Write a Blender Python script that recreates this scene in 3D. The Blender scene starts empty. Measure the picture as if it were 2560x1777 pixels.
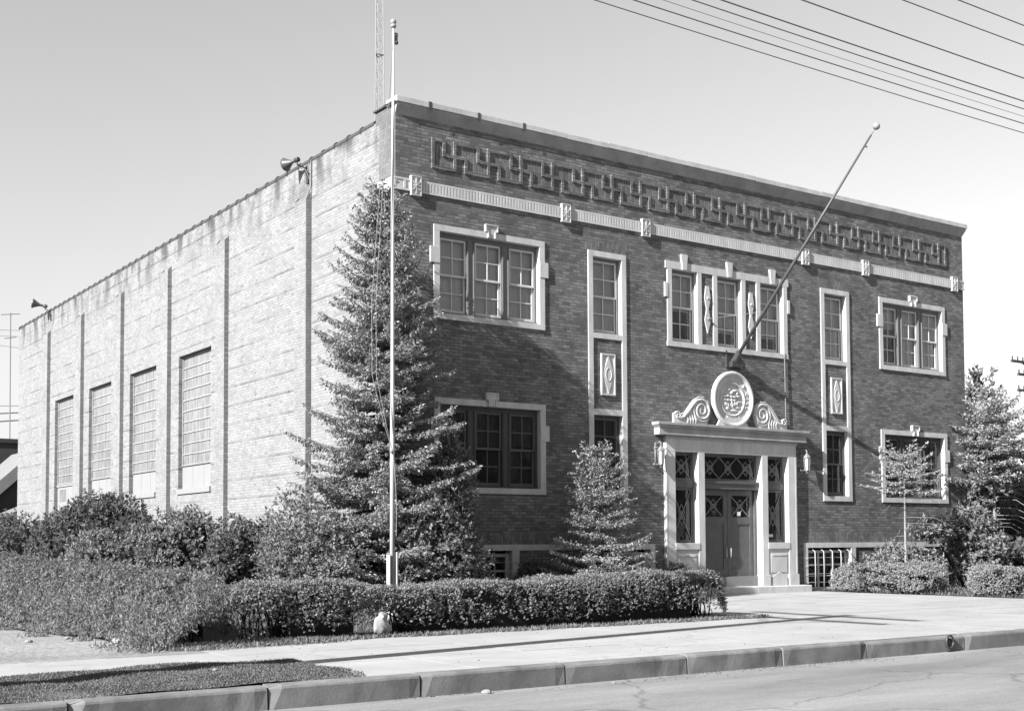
import bpy, math, random
import numpy as np
from mathutils import Vector, Matrix
R = math.radians
scene = bpy.context.scene
COL = scene.collection
random.seed(7)
rng = np.random.default_rng(11)

# ------------------------------------------------------------------ camera
cam_data = bpy.data.cameras.new("camera")
cam = bpy.data.objects.new("camera", cam_data); COL.objects.link(cam)
YAW, PIT, ROLL = R(35.0973), R(2.6811), R(-0.30996)
fw = Vector((math.sin(YAW)*math.cos(PIT), math.cos(YAW)*math.cos(PIT), math.sin(PIT)))
rt = Vector((math.cos(YAW), -math.sin(YAW), 0)); up = rt.cross(fw)
r2 = rt*math.cos(ROLL)+up*math.sin(ROLL); u2 = up*math.cos(ROLL)-rt*math.sin(ROLL)
m = Matrix((r2, u2, -fw)).transposed().to_4x4(); m.translation = Vector((-12.640, -22.609, 1.27))
cam.matrix_world = m
cam_data.sensor_width = 36; cam_data.lens = 3147.7/2560*36
cam_data.shift_x = -(1313.06-1280)/2560; cam_data.shift_y = (1210.28-888.5)/2560
cam_data.clip_start = 0.1; cam_data.clip_end = 3000
scene.camera = cam

# ------------------------------------------------------------------ sky + sun
SUN = Vector((1, 0.19, -0.62)).normalized()      # direction the light travels
el = math.asin(-SUN.z); az = math.atan2(-SUN.x, -SUN.y)
w = bpy.data.worlds.new("World"); scene.world = w; w.use_nodes = True
nt = w.node_tree; nt.nodes.clear()
sky = nt.nodes.new('ShaderNodeTexSky'); sky.sky_type = 'NISHITA'; sky.sun_disc = False
sky.sun_elevation = el; sky.sun_rotation = az % (2*math.pi)
sky.air_density = 1.0; sky.dust_density = 0.4; sky.ozone_density = 1.0
sep = nt.nodes.new('ShaderNodeSeparateColor')      # monochrome, blue-sensitive film
mx = nt.nodes.new('ShaderNodeMath'); mx.operation = 'MULTIPLY'; mx.inputs[1].default_value = 0.0
my = nt.nodes.new('ShaderNodeMath'); my.operation = 'MULTIPLY'; my.inputs[1].default_value = 1.0
ad = nt.nodes.new('ShaderNodeMath'); ad.operation = 'ADD'
bg = nt.nodes.new('ShaderNodeBackground'); bg.inputs[1].default_value = 0.055
wo = nt.nodes.new('ShaderNodeOutputWorld')
nt.links.new(sky.outputs[0], sep.inputs[0])
nt.links.new(sep.outputs[1], mx.inputs[0]); nt.links.new(sep.outputs[2], my.inputs[0])
nt.links.new(mx.outputs[0], ad.inputs[0]); nt.links.new(my.outputs[0], ad.inputs[1])
nt.links.new(ad.outputs[0], bg.inputs[0]); nt.links.new(bg.outputs[0], wo.inputs[0])
sd = bpy.data.lights.new("sun", 'SUN'); sd.energy = 5.0; sd.angle = R(0.5); sd.color = (1, 1, 1)
so = bpy.data.objects.new("sun", sd); COL.objects.link(so)
so.rotation_euler = SUN.to_track_quat('-Z', 'Y').to_euler(); so.location = (-30, -10, 30)
scene.view_settings.view_transform = 'Standard'; scene.view_settings.look = 'None'
scene.view_settings.gamma = 1; scene.view_settings.use_curve_mapping = False
scene.view_settings.exposure = 1.55

# ------------------------------------------------------------------ materials
def mat(name, v=0.3, rough=0.8, spec=0.3, var=0.0, scale=5.0, bump=0.0, bscale=60, metallic=0.0, stretch=(1,1,1), detail=6):
    m = bpy.data.materials.new(name); m.use_nodes = True
    n = m.node_tree; p = n.nodes['Principled BSDF']
    p.inputs['Base Color'].default_value = (v, v, v, 1); p.inputs['Roughness'].default_value = rough
    p.inputs['Specular IOR Level'].default_value = spec; p.inputs['Metallic'].default_value = metallic
    if var or bump:
        tc = n.nodes.new('ShaderNodeTexCoord'); mp = n.nodes.new('ShaderNodeMapping'); mp.inputs['Scale'].default_value = stretch
        n.links.new(tc.outputs['Object'], mp.inputs[0])
    if var:
        t = n.nodes.new('ShaderNodeTexNoise'); t.inputs['Scale'].default_value = scale; t.inputs['Detail'].default_value = detail
        t.inputs['Roughness'].default_value = 0.65
        n.links.new(mp.outputs[0], t.inputs[0])
        r = n.nodes.new('ShaderNodeMapRange'); r.inputs[1].default_value = 0.3; r.inputs[2].default_value = 0.7
        r.inputs[3].default_value = v*(1-var); r.inputs[4].default_value = v*(1+var)
        n.links.new(t.outputs[0], r.inputs[0]); n.links.new(r.outputs[0], p.inputs['Base Color'])
    if bump:
        t2 = n.nodes.new('ShaderNodeTexNoise'); t2.inputs['Scale'].default_value = bscale; t2.inputs['Detail'].default_value = 5
        n.links.new(mp.outputs[0], t2.inputs[0])
        b = n.nodes.new('ShaderNodeBump'); b.inputs['Strength'].default_value = 1.0; b.inputs['Distance'].default_value = bump
        n.links.new(t2.outputs[0], b.inputs['Height']); n.links.new(b.outputs[0], p.inputs['Normal'])
    return m

def brick_mat(name, axis, c1, c2, mortar, bw=0.205, rh=0.07, ms=0.009, var=0.25, bump=0.004, headers=False, stains=0.0, speck=0.0, vertical=False):
    m = bpy.data.materials.new(name); m.use_nodes = True
    n = m.node_tree; L = n.links; p = n.nodes['Principled BSDF']; p.inputs['Roughness'].default_value = 0.85
    p.inputs['Specular IOR Level'].default_value = 0.2
    tc = n.nodes.new('ShaderNodeTexCoord'); sp = n.nodes.new('ShaderNodeSeparateXYZ'); cb = n.nodes.new('ShaderNodeCombineXYZ')
    L.new(tc.outputs['Object'], sp.inputs[0])
    a, b_ = (sp.outputs[axis], sp.outputs[2])
    if vertical: a, b_ = b_, a
    # bricks are not laid dead level: wobble the coordinates a little
    wob = n.nodes.new('ShaderNodeTexNoise'); wob.inputs['Scale'].default_value = 2.3; wob.inputs['Detail'].default_value = 3
    L.new(tc.outputs['Object'], wob.inputs[0])
    wm = n.nodes.new('ShaderNodeMath'); wm.operation = 'MULTIPLY_ADD'; wm.inputs[1].default_value = 0.03; wm.inputs[2].default_value = -0.015
    L.new(wob.outputs[0], wm.inputs[0])
    wa = n.nodes.new('ShaderNodeMath'); wa.operation = 'ADD'; L.new(b_, wa.inputs[0]); L.new(wm.outputs[0], wa.inputs[1])
    L.new(a, cb.inputs[0]); L.new(wa.outputs[0], cb.inputs[1])
    bt = n.nodes.new('ShaderNodeTexBrick'); bt.inputs['Scale'].default_value = 1
    bt.inputs['Brick Width'].default_value = bw; bt.inputs['Row Height'].default_value = rh
    bt.inputs['Mortar Size'].default_value = ms; bt.inputs['Mortar Smooth'].default_value = 0.35
    bt.inputs['Color1'].default_value = (c1, c1, c1, 1); bt.inputs['Color2'].default_value = (c2, c2, c2, 1)
    bt.inputs['Mortar'].default_value = (mortar, mortar, mortar, 1); bt.inputs['Bias'].default_value = 0.0
    L.new(cb.outputs[0], bt.inputs[0])
    cur = bt.outputs[0]
    def mul(x, y):
        q = n.nodes.new('ShaderNodeMath'); q.operation = 'MULTIPLY'; L.new(x, q.inputs[0]); L.new(y, q.inputs[1]); return q.outputs[0]
    def noise(scale, lo, hi, a0=0.35, a1=0.65, st=(1, 1, 1), detail=6):
        mp = n.nodes.new('ShaderNodeMapping'); mp.inputs['Scale'].default_value = st; L.new(tc.outputs['Object'], mp.inputs[0])
        t = n.nodes.new('ShaderNodeTexNoise'); t.inputs['Scale'].default_value = scale; t.inputs['Detail'].default_value = detail
        L.new(mp.outputs[0], t.inputs[0]); r = n.nodes.new('ShaderNodeMapRange')
        r.inputs[1].default_value = a0; r.inputs[2].default_value = a1; r.inputs[3].default_value = lo; r.inputs[4].default_value = hi
        L.new(t.outputs[0], r.inputs[0]); return r.outputs[0]
    cur = mul(cur, noise(1.2, 1-var, 1+var)); cur = mul(cur, noise(9, 1-var*0.9, 1+var*0.9, 0.3, 0.7))
    if speck: cur = mul(cur, noise(9, 1-speck, 1.0, 0.30, 0.40, (1, 0.5, 1.5), 2))
    if headers:
        md = n.nodes.new('ShaderNodeMath'); md.operation = 'MODULO'; md.inputs[1].default_value = 0.49; L.new(wa.outputs[0], md.inputs[0])
        ls = n.nodes.new('ShaderNodeMath'); ls.operation = 'LESS_THAN'; ls.inputs[1].default_value = 0.05; L.new(md.outputs[0], ls.inputs[0])
        k = mul(ls.outputs[0], noise(0.9, 0.03, 0.42, 0.38, 0.62, (1, .6, 3)))
        iv = n.nodes.new('ShaderNodeMath'); iv.operation = 'SUBTRACT'; iv.inputs[0].default_value = 1; L.new(k, iv.inputs[1]); cur = mul(cur, iv.outputs[0])
    if stains:
        r = n.nodes.new('ShaderNodeMapRange'); r.inputs[1].default_value = 8.9; r.inputs[2].default_value = 10.2; r.inputs[3].default_value = 0; r.inputs[4].default_value = stains
        L.new(sp.outputs[2], r.inputs[0])
        k = mul(r.outputs[0], noise(1.6, 0.0, 1.0, 0.45, 0.62, (1, 1.0, 0.5)))
        iv = n.nodes.new('ShaderNodeMath'); iv.operation = 'SUBTRACT'; iv.inputs[0].default_value = 1; L.new(k, iv.inputs[1]); cur = mul(cur, iv.outputs[0])
    L.new(cur, p.inputs['Base Color'])
    # recessed joints and rough faces
    h = n.nodes.new('ShaderNodeMath'); h.operation = 'MULTIPLY_ADD'; h.inputs[1].default_value = -1.0; L.new(bt.outputs['Fac'], h.inputs[0])
    L.new(noise(35, 0, 0.55, 0.3, 0.7), h.inputs[2])
    bp = n.nodes.new('ShaderNodeBump'); bp.inputs['Strength'].default_value = 1; bp.inputs['Distance'].default_value = bump
    L.new(h.outputs[0], bp.inputs['Height']); L.new(bp.outputs[0], p.inputs['Normal'])
    return m

def leaf_mat(name, v, trans=0.3, rough=0.6, var=0.35):
    m = bpy.data.materials.new(name); m.use_nodes = True
    n = m.node_tree; p = n.nodes['Principled BSDF']; L = n.links
    p.inputs['Roughness'].default_value = 0.85; p.inputs['Specular IOR Level'].default_value = 0.04
    at = n.nodes.new('ShaderNodeAttribute'); at.attribute_name = 'rnd'
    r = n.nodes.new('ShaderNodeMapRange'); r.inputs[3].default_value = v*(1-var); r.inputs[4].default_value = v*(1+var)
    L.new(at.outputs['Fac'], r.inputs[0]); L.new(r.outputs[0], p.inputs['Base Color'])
    tr = n.nodes.new('ShaderNodeBsdfTranslucent'); L.new(r.outputs[0], tr.inputs[0])
    ms = n.nodes.new('ShaderNodeMixShader'); ms.inputs[0].default_value = trans
    L.new(p.outputs[0], ms.inputs[1]); L.new(tr.outputs[0], ms.inputs[2])
    L.new(ms.outputs[0], n.nodes['Material Output'].inputs[0])
    return m

def glass_mat(name, clear=0.86, tint=0.85, rough=0.03):
    m = bpy.data.materials.new(name); m.use_nodes = True
    n = m.node_tree; n.nodes.clear(); L = n.links
    o = n.nodes.new('ShaderNodeOutputMaterial'); t = n.nodes.new('ShaderNodeBsdfTransparent'); t.inputs[0].default_value = (tint, tint, tint, 1)
    g = n.nodes.new('ShaderNodeBsdfGlossy'); g.inputs['Roughness'].default_value = rough; g.inputs[0].default_value = (.9, .9, .9, 1)
    d = n.nodes.new('ShaderNodeBsdfDiffuse'); d.inputs[0].default_value = (.12, .12, .12, 1)
    a = n.nodes.new('ShaderNodeMixShader'); a.inputs[0].default_value = clear; L.new(d.outputs[0], a.inputs[1]); L.new(t.outputs[0], a.inputs[2])
    f = n.nodes.new('ShaderNodeFresnel'); f.inputs[0].default_value = 1.5
    tc = n.nodes.new('ShaderNodeTexCoord'); ns = n.nodes.new('ShaderNodeTexNoise'); ns.inputs['Scale'].default_value = 2.2
    b = n.nodes.new('ShaderNodeBump'); b.inputs['Distance'].default_value = 0.01; b.inputs['Strength'].default_value = .6
    L.new(tc.outputs['Object'], ns.inputs[0]); L.new(ns.outputs[0], b.inputs['Height']); L.new(b.outputs[0], g.inputs['Normal'])
    mxx = n.nodes.new('ShaderNodeMixShader'); L.new(f.outputs[0], mxx.inputs[0]); L.new(a.outputs[0], mxx.inputs[1]); L.new(g.outputs[0], mxx.inputs[2])
    L.new(mxx.outputs[0], o.inputs[0])
    return m

M = dict(
    brick=brick_mat('dark face brick', 0, 0.085, 0.175, 0.092, var=0.18, bump=0.006, ms=0.010),
    brick_return=brick_mat('return brick toned for sun', 1, 0.10, 0.13, 0.10, var=0.10, bump=0.002),  # same brick as the front, colour lowered to offset full sun on the return
    soldier=brick_mat('upright soldier brick', 0, 0.09, 0.165, 0.095, var=0.15, vertical=True),
    fret=mat('projecting fret brick', 0.135, 0.85, 0.2, var=0.25, scale=14),
    common=brick_mat('pale common brick', 1, 0.172, 0.222, 0.17, var=0.05, bump=0.004, headers=True, stains=0.7, speck=0.35, ms=0.008),
    pil_side=brick_mat('pilaster brick', 1, 0.17, 0.215, 0.155, var=0.08, bump=0.003, stains=0.4, speck=0.3),
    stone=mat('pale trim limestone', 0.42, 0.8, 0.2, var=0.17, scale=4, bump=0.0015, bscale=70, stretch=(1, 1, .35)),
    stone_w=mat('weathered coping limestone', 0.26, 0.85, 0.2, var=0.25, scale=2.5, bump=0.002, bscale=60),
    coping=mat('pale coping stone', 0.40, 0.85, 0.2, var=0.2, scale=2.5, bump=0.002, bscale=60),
    cove=mat('darker cove stone', 0.24, 0.85, 0.2, var=0.25, scale=2),  # cove stone, darker than the coping above
    sash=mat('white painted sash', 0.5, 0.5, 0.3, var=0.1, scale=8),
    sash_d=mat('dark lower sash', 0.085, 0.5, 0.3, var=0.1, scale=8),  # darker sash tone for the lower floor
    wood_d=mat('dark lower window frame', 0.055, 0.6, 0.3, var=0.12, scale=6),  # darker frame tone for the lower floor
    wood=mat('dull painted window frame', 0.13, 0.6, 0.3, var=0.12, scale=6),
    shade=mat('pulled cloth shade', 0.75, 0.9, 0.1, var=0.06, scale=2, stretch=(1, 1, .3)),
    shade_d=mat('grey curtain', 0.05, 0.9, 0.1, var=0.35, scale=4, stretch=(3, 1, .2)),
    room=mat('dim interior', 0.02, 0.9, 0.1),
    glass=glass_mat('window glass'),
    door=mat('varnished oak door', 0.08, 0.4, 0.5, var=0.25, scale=10, bump=0.002, bscale=25, stretch=(2, 1, .5)),
    lead=mat('lead came', 0.14, 0.5, 0.5),
    tile=mat('dark glazed coping tile', 0.05, 0.4, 0.5, var=0.35, scale=4),
    steel=mat('galvanised steel', 0.16, 0.5, 0.5, var=0.2, scale=8),
    darkmetal=mat('dark iron', 0.035, 0.5, 0.5, var=0.2, scale=8),
    bellmetal=mat('dull grey horn metal', 0.06, 0.45, 0.5, var=0.15, scale=8),
    polewhite=mat('white painted pole', 0.36, 0.45, 0.4, var=0.12, scale=3, stretch=(4, 4, .4)),
    poledark=mat('dull staff paint', 0.06, 0.5, 0.4, var=0.15, scale=4),
    brass=mat('worn brass ball', 0.22, 0.4, 0.5),
    rope=mat('halyard rope', 0.2, 0.9, 0.1),
    barwhite=mat('pale painted bar', 0.3, 0.6, 0.3),
    wallpanel=mat('pale painted panel', 0.2, 0.8, 0.2, var=0.05, scale=2),
    gblock=None,
    pole_wood=mat('creosoted pole', 0.06, 0.9, 0.1, var=0.3, scale=4, stretch=(6, 6, .3)),
    wire=mat('wire insulation', 0.08, 0.7, 0.2),
    bark=mat('bark', 0.09, 0.9, 0.1, var=0.4, scale=12, bump=0.01, bscale=30, stretch=(1, 1, .3)),
    bark_pale=mat('pale dry bark', 0.20, 0.9, 0.1, var=0.3, scale=12, stretch=(1, 1, .3)),
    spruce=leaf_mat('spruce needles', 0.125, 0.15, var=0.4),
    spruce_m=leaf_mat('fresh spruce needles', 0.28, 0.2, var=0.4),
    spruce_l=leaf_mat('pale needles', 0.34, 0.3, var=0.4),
    leaf_l=leaf_mat('pale shrub leaf', 0.20, 0.35, var=0.5),
    leaf=leaf_mat('shrub leaf', 0.19, 0.35, var=0.5),
    leaf_dark=leaf_mat('dark shrub leaf', 0.11, 0.3, var=0.5),
    hedge_l=leaf_mat('sunny privet leaf', 0.24, 0.25, var=0.45),
    hedge=leaf_mat('privet hedge leaf', 0.20, 0.25, var=0.5),
    grass=leaf_mat('grass blade', 0.13, 0.3, var=0.45),
    weed=leaf_mat('weed leaf', 0.175, 0.4, var=0.6),
    twig=mat('twig core', 0.025, 0.9, 0.1, var=0.3, scale=20),
    roofd=mat('dark shingle', 0.045, 0.9, 0.1, var=0.2, scale=6, stretch=(1, 1, 4)),
    house=mat('dark board wall', 0.05, 0.9, 0.1, var=0.2, scale=3, stretch=(1, 1, 6)),
    rake=mat('pale painted board', 0.16, 0.7, 0.2, var=0.1, scale=3),
    rock=mat('pale stone', 0.22, 0.9, 0.1, var=0.15, scale=8, bump=0.01, bscale=12),
    paper=mat('white paper', 0.6, 0.9, 0.1),
    bulb=mat('frosted glass', 0.5, 0.4, 0.4),
)

# ------------------------------------------------------------------ helpers
class MB:
    def __init__(s): s.v = []; s.f = []
    def box(s, x0, x1, y0, y1, z0, z1):
        b = len(s.v)
        s.v += [(x0,y0,z0),(x1,y0,z0),(x1,y1,z0),(x0,y1,z0),(x0,y0,z1),(x1,y0,z1),(x1,y1,z1),(x0,y1,z1)]
        s.f += [(b,b+3,b+2,b+1),(b+4,b+5,b+6,b+7),(b,b+1,b+5,b+4),(b+1,b+2,b+6,b+5),(b+2,b+3,b+7,b+6),(b+3,b,b+4,b+7)]
        return s
    def quad(s, *p):
        b = len(s.v); s.v += [tuple(q) for q in p]; s.f.append(tuple(range(b, b+len(p)))); return s
    def tube(s, pts, r, n=8, cap=True):
        pts = [Vector(p) for p in pts]; rs = r if isinstance(r, (list, tuple)) else [r]*len(pts)
        rings = []; prev = None
        for i, p in enumerate(pts):
            t = (pts[min(i+1, len(pts)-1)]-pts[max(i-1, 0)]).normalized()
            if prev is None: a = t.orthogonal().normalized()
            else:
                a = prev-t*prev.dot(t)
                a = a.normalized() if a.length > 1e-6 else t.orthogonal().normalized()
            prev = a; b = t.cross(a); base = len(s.v)
            for k in range(n):
                q = p+(a*math.cos(2*math.pi*k/n)+b*math.sin(2*math.pi*k/n))*rs[i]; s.v.append(tuple(q))
            rings.append(base)
        for A, B in zip(rings, rings[1:]):
            for k in range(n): s.f.append((A+k, A+(k+1) % n, B+(k+1) % n, B+k))
        if cap: s.f.append(tuple(rings[0]+k for k in reversed(range(n)))); s.f.append(tuple(rings[-1]+k for k in range(n)))
        return s
    def lathe(s, prof, c=(0,0,0), axis=(0,0,1), n=24):
        ax = Vector(axis).normalized(); a = ax.orthogonal().normalized(); b = ax.cross(a); c = Vector(c); rings = []
        for r, h in prof:
            base = len(s.v)
            for k in range(n):
                s.v.append(tuple(c+ax*h+(a*math.cos(2*math.pi*k/n)+b*math.sin(2*math.pi*k/n))*max(r, 1e-4)))
            rings.append(base)
        for A, B in zip(rings, rings[1:]):
            for k in range(n): s.f.append((A+k, A+(k+1) % n, B+(k+1) % n, B+k))
        s.f.append(tuple(rings[0]+k for k in reversed(range(n)))); s.f.append(tuple(rings[-1]+k for k in range(n)))
        return s
    def prism(s, poly, y0, y1):        # polygon in x,z extruded along y
        b = len(s.v); n = len(poly)
        s.v += [(x, y0, z) for x, z in poly]+[(x, y1, z) for x, z in poly]
        s.f.append(tuple(b+k for k in range(n))); s.f.append(tuple(b+n+k for k in reversed(range(n))))
        for k in range(n): s.f.append((b+k, b+n+k, b+n+(k+1) % n, b+(k+1) % n))
        return s
    def bar(s, p, q, wd, th):          # flat bar in the x,z plane from p to q; th = y range
        (x0, z0), (x1, z1) = p, q; dx, dz = x1-x0, z1-z0; l = math.hypot(dx, dz) or 1; nx, nz = -dz/l*wd/2, dx/l*wd/2
        return s.prism([(x0+nx, z0+nz), (x1+nx, z1+nz), (x1-nx, z1-nz), (x0-nx, z0-nz)], *th)
    def ball(s, c, rx, ry=None, rz=None, n=10):
        ry = ry or rx; rz = rz or rx; b = len(s.v)
        for i in range(n+1):
            th = math.pi*i/n
            for k in range(n*2):
                ph = math.pi*k/n; s.v.append((c[0]+rx*math.sin(th)*math.cos(ph), c[1]+ry*math.sin(th)*math.sin(ph), c[2]+rz*math.cos(th)))
        m_ = n*2
        for i in range(n):
            for k in range(m_): s.f.append((b+i*m_+k, b+(i+1)*m_+k, b+(i+1)*m_+(k+1) % m_, b+i*m_+(k+1) % m_))
        return s
    def build(s, name, material, parent=None, smooth=False, bevel=0.0, shift=None):
        me = bpy.data.meshes.new(name); me.from_pydata(s.v, [], s.f); me.update()
        me.materials.append(material)
        if smooth:
            me.polygons.foreach_set('use_smooth', [True]*len(me.polygons))
        o = bpy.data.objects.new(name, me); COL.objects.link(o)
        if parent is not None:
            o.parent = parent
            if shift is None:
                o.location = -world_loc(parent)
        if bevel:
            bv = o.modifiers.new('bevel', 'BEVEL'); bv.width = bevel; bv.segments = 2; bv.limit_method = 'ANGLE'
        return o

def world_loc(o):
    l = Vector((0, 0, 0))
    while o is not None: l += o.location; o = o.parent
    return l

def tag(o, label=None, cat=None, group=None, kind=None):
    if label: o['label'] = label
    if cat: o['category'] = cat
    if group: o['group'] = group
    if kind: o['kind'] = kind
    return o
def empty(name, loc, label, cat, group=None, rz=0):
    o = bpy.data.objects.new(name, None); COL.objects.link(o); o.location = loc; o.rotation_euler = (0, 0, rz)
    o.empty_display_size = .2
    return tag(o, label, cat, group)
def solo(mb, name, material, base, label, cat, group=None, smooth=False, kind=None, bevel=0):
    """single mesh thing with its origin at its base (vertices given in world space)"""
    b = Vector(base); mb.v = [tuple(Vector(p)-b) for p in mb.v]
    o = mb.build(name, material, None, smooth, bevel); o.location = b
    return tag(o, label, cat, group, kind)

def leaf_mesh(name, C, U, S, Ln, Wd, material, parent=None, rnd=None):
    """one mesh of many pointed leaves: centre, long axis, side axis, length, width (numpy arrays)"""
    N = len(C); U = U/np.linalg.norm(U, axis=1, keepdims=True)
    S = S-U*np.sum(S*U, 1, keepdims=True); S = S/(np.linalg.norm(S, axis=1, keepdims=True)+1e-9)
    Ln = np.broadcast_to(Ln, (N,))[:, None]; Wd = np.broadcast_to(Wd, (N,))[:, None]
    V = np.stack([C-U*Ln/2, C+S*Wd/2-U*Ln*.05, C+U*Ln/2, C-S*Wd/2-U*Ln*.05], 1).reshape(-1, 3).astype(np.float32)
    me = bpy.data.meshes.new(name); me.vertices.add(4*N); me.loops.add(4*N); me.polygons.add(N)
    me.vertices.foreach_set('co', V.ravel()); me.loops.foreach_set('vertex_index', np.arange(4*N, dtype=np.int32))
    me.polygons.foreach_set('loop_start', np.arange(0, 4*N, 4, dtype=np.int32))
    me.update(calc_edges=True)
    if rnd is None: rnd = rng.random(N)
    at = me.attributes.new('rnd', 'FLOAT', 'FACE'); at.data.foreach_set('value', rnd.astype(np.float32))
    me.materials.append(material)
    o = bpy.data.objects.new(name, me); COL.objects.link(o)
    if parent is not None: o.parent = parent; o.location = -world_loc(parent)
    return o
def rdir(N):
    d = rng.normal(size=(N, 3)); return d/np.linalg.norm(d, axis=1, keepdims=True)
def sprigs(C, D, leaf, K, spread=.55, ln=1.6):
    """turn sprig points C (with growth directions D) into K leaves each, arranged along a short shoot"""
    n = len(C); D = D/(np.linalg.norm(D, axis=1, keepdims=True)+1e-9); L_ = leaf*ln*rng.uniform(.6, 1.5, n)
    t = rng.random((n, K)); P = C[:, None, :]+D[:, None, :]*(t*L_[:, None])[:, :, None]*1.0
    A = rng.normal(size=(n, K, 3)); A -= D[:, None, :]*np.sum(A*D[:, None, :], 2, keepdims=True); A /= np.linalg.norm(A, axis=2, keepdims=True)+1e-9
    U = D[:, None, :]*rng.uniform(.2, .9, (n, K))[:, :, None]+A*spread*1.3; sz = leaf*rng.uniform(.65, 1.3, n)[:, None]*rng.uniform(.75, 1.25, (n, K))
    P = P+U*(sz*.5)[:, :, None]; S = np.cross(U.reshape(-1, 3), D.repeat(K, 0))+rng.normal(size=(n*K, 3))*.35
    r_ = np.clip(rng.random(n)[:, None]*.6+rng.random((n, K))*.4, 0, 1)
    return P.reshape(-1, 3), U.reshape(-1, 3), S, sz.reshape(-1), r_.reshape(-1)
def lump(P, seed=0, f=2.0):
    """cheap smooth pseudo noise in -1..1"""
    r = np.random.default_rng(seed); o = np.zeros(len(P))
    for k in range(7):
        d = r.normal(size=3); d /= np.linalg.norm(d); fr = f*(.6+.35*k); o += np.sin(P@d*fr+r.random()*6.3)/(1+.25*k)
    return o/3.2

# ------------------------------------------------------------------ ground
def sheet(name, poly, z, material, label=None, kind='structure', cat=None):
    mb = MB(); mb.quad(*[(x, y, z) for x, y in poly]); o = mb.build(name, material); o['kind'] = kind
    if label: o['label'] = label
    if cat: o['category'] = cat
    return o
M['soil'] = mat('grassy soil', 0.05, 0.95, 0.1, var=0.4, scale=3, bump=0.02, bscale=15)
def ground_mat(name, v, grain, cracks, patch, st=(1, 1, 1), bump=.002, bsc=90):
    m = mat(name, v, 0.92, 0.1, var=0.12, scale=1.1, bump=bump, bscale=bsc, detail=8, stretch=st)
    n = m.node_tree; L = n.links; p = n.nodes['Principled BSDF']; src = p.inputs['Base Color'].links[0].from_socket
    tc = n.nodes.new('ShaderNodeTexCoord')
    def fac(kind, scale, lo, hi, a0, a1, st=(1, 1, 1)):
        mp = n.nodes.new('ShaderNodeMapping'); mp.inputs['Scale'].default_value = st; L.new(tc.outputs['Object'], mp.inputs[0])
        if kind == 'v':
            nz = n.nodes.new('ShaderNodeTexNoise'); nz.inputs['Scale'].default_value = 1.5; nz.inputs['Detail'].default_value = 6; L.new(mp.outputs[0], nz.inputs[0])
            ad_ = n.nodes.new('ShaderNodeMixRGB'); ad_.blend_type = 'ADD'; ad_.inputs[0].default_value = .8; L.new(mp.outputs[0], ad_.inputs[1]); L.new(nz.outputs[1], ad_.inputs[2])
            t = n.nodes.new('ShaderNodeTexVoronoi'); t.feature = 'DISTANCE_TO_EDGE'; t.inputs['Scale'].default_value = scale; L.new(ad_.outputs[0], t.inputs[0])
        else:
            t = n.nodes.new('ShaderNodeTexNoise'); t.inputs['Scale'].default_value = scale; t.inputs['Detail'].default_value = 7; t.inputs['Roughness'].default_value = .7; L.new(mp.outputs[0], t.inputs[0])
        r = n.nodes.new('ShaderNodeMapRange'); r.inputs[1].default_value = a0; r.inputs[2].default_value = a1; r.inputs[3].default_value = lo; r.inputs[4].default_value = hi
        L.new(t.outputs[0], r.inputs[0]); return r.outputs[0]
    for f in (fac('n', 45, 1-grain, 1+grain, .3, .7), fac('n', .35, 1-patch, 1+patch, .35, .65, (.35, 1.6, 1)), fac('n', 3, 1-patch*.6, 1.02, .33, .45, (.3, 1, 1)), fac('v', .28, 1-cracks, 1, 0, .010)):
        q = n.nodes.new('ShaderNodeMixRGB'); q.blend_type = 'MULTIPLY'; q.inputs[0].default_value = 1; L.new(src, q.inputs[1]); L.new(f, q.inputs[2]); src = q.outputs[0]
    L.new(src, p.inputs['Base Color']); return m
M['asphalt'] = mat('worn street surface', 0.165, 0.9, 0.2, var=0.30, scale=0.55, bump=0.003, bscale=70, stretch=(.22, 1, 1), detail=10)
M['dirt'] = ground_mat('packed dirt drive', .215, .30, .0, .22, bump=.03, bsc=9)
M['kerbm'] = mat('old kerb concrete', 0.145, 0.9, 0.1, var=0.38, scale=2.2, bump=0.002, bscale=35, detail=9)
def concrete_old():
    m_ = mat('sidewalk concrete', 0.265, 0.9, 0.2, var=0.10, scale=1.6, bump=0.002, bscale=80, detail=9); return m_
M['conc'] = ground_mat('trodden sidewalk concrete', .275, .10, .18, .07)
g = MB()                                              # ground: one sheet to the horizon behind the kerb line, lower on the street side
g.quad((-600, -11.85, -0.012), (600, -11.85, -0.012), (600, 900, -0.012), (-600, 900, -0.012))
o = g.build('ground', M['soil']); o['kind'] = 'structure'
g = MB(); g.quad((-600, -300, -0.21), (600, -300, -0.21), (600, -11.95, -0.21), (-600, -11.95, -0.21))
o = g.build('street', ground_mat('worn street paving', .175, .22, .35, .22, (.4, 1, 1))); o['kind'] = 'structure'
# sidewalk slabs with joints
sw = MB()
def slab(x0, x1, y0, y1, z=0.0):
    gp = 0.0035; sw.box(x0+gp, x1-gp, y0+gp, y1-gp, -0.08, z+random.uniform(-.0015, .0015))
x = -30.0
while x < -7.25:
    slab(x, x+1.55, -9.66, -8.2); x += 1.55
x0 = -7.1
xs = [x0+1.52*k for k in range(0, 44)]
for i in range(len(xs)-1):
    for (ya, yb) in ((-11.78, -10.3), (-10.3, -8.8), (-8.8, -7.42)):
        slab(xs[i], xs[i+1], ya, yb)
for i in range(6):
    for j in range(5):
        slab(3.0+i*1.535, 3.0+(i+1)*1.535, -7.42+j*1.47, -7.42+(j+1)*1.47-(0.02 if j == 4 else 0))
o = sw.build('sidewalk', M['conc']); o['kind'] = 'structure'
sb = MB(); sb.quad((-30, -11.8, -0.010), (60, -11.8, -0.010), (60, -7.45, -0.010), (-30, -7.45, -0.010))
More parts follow.
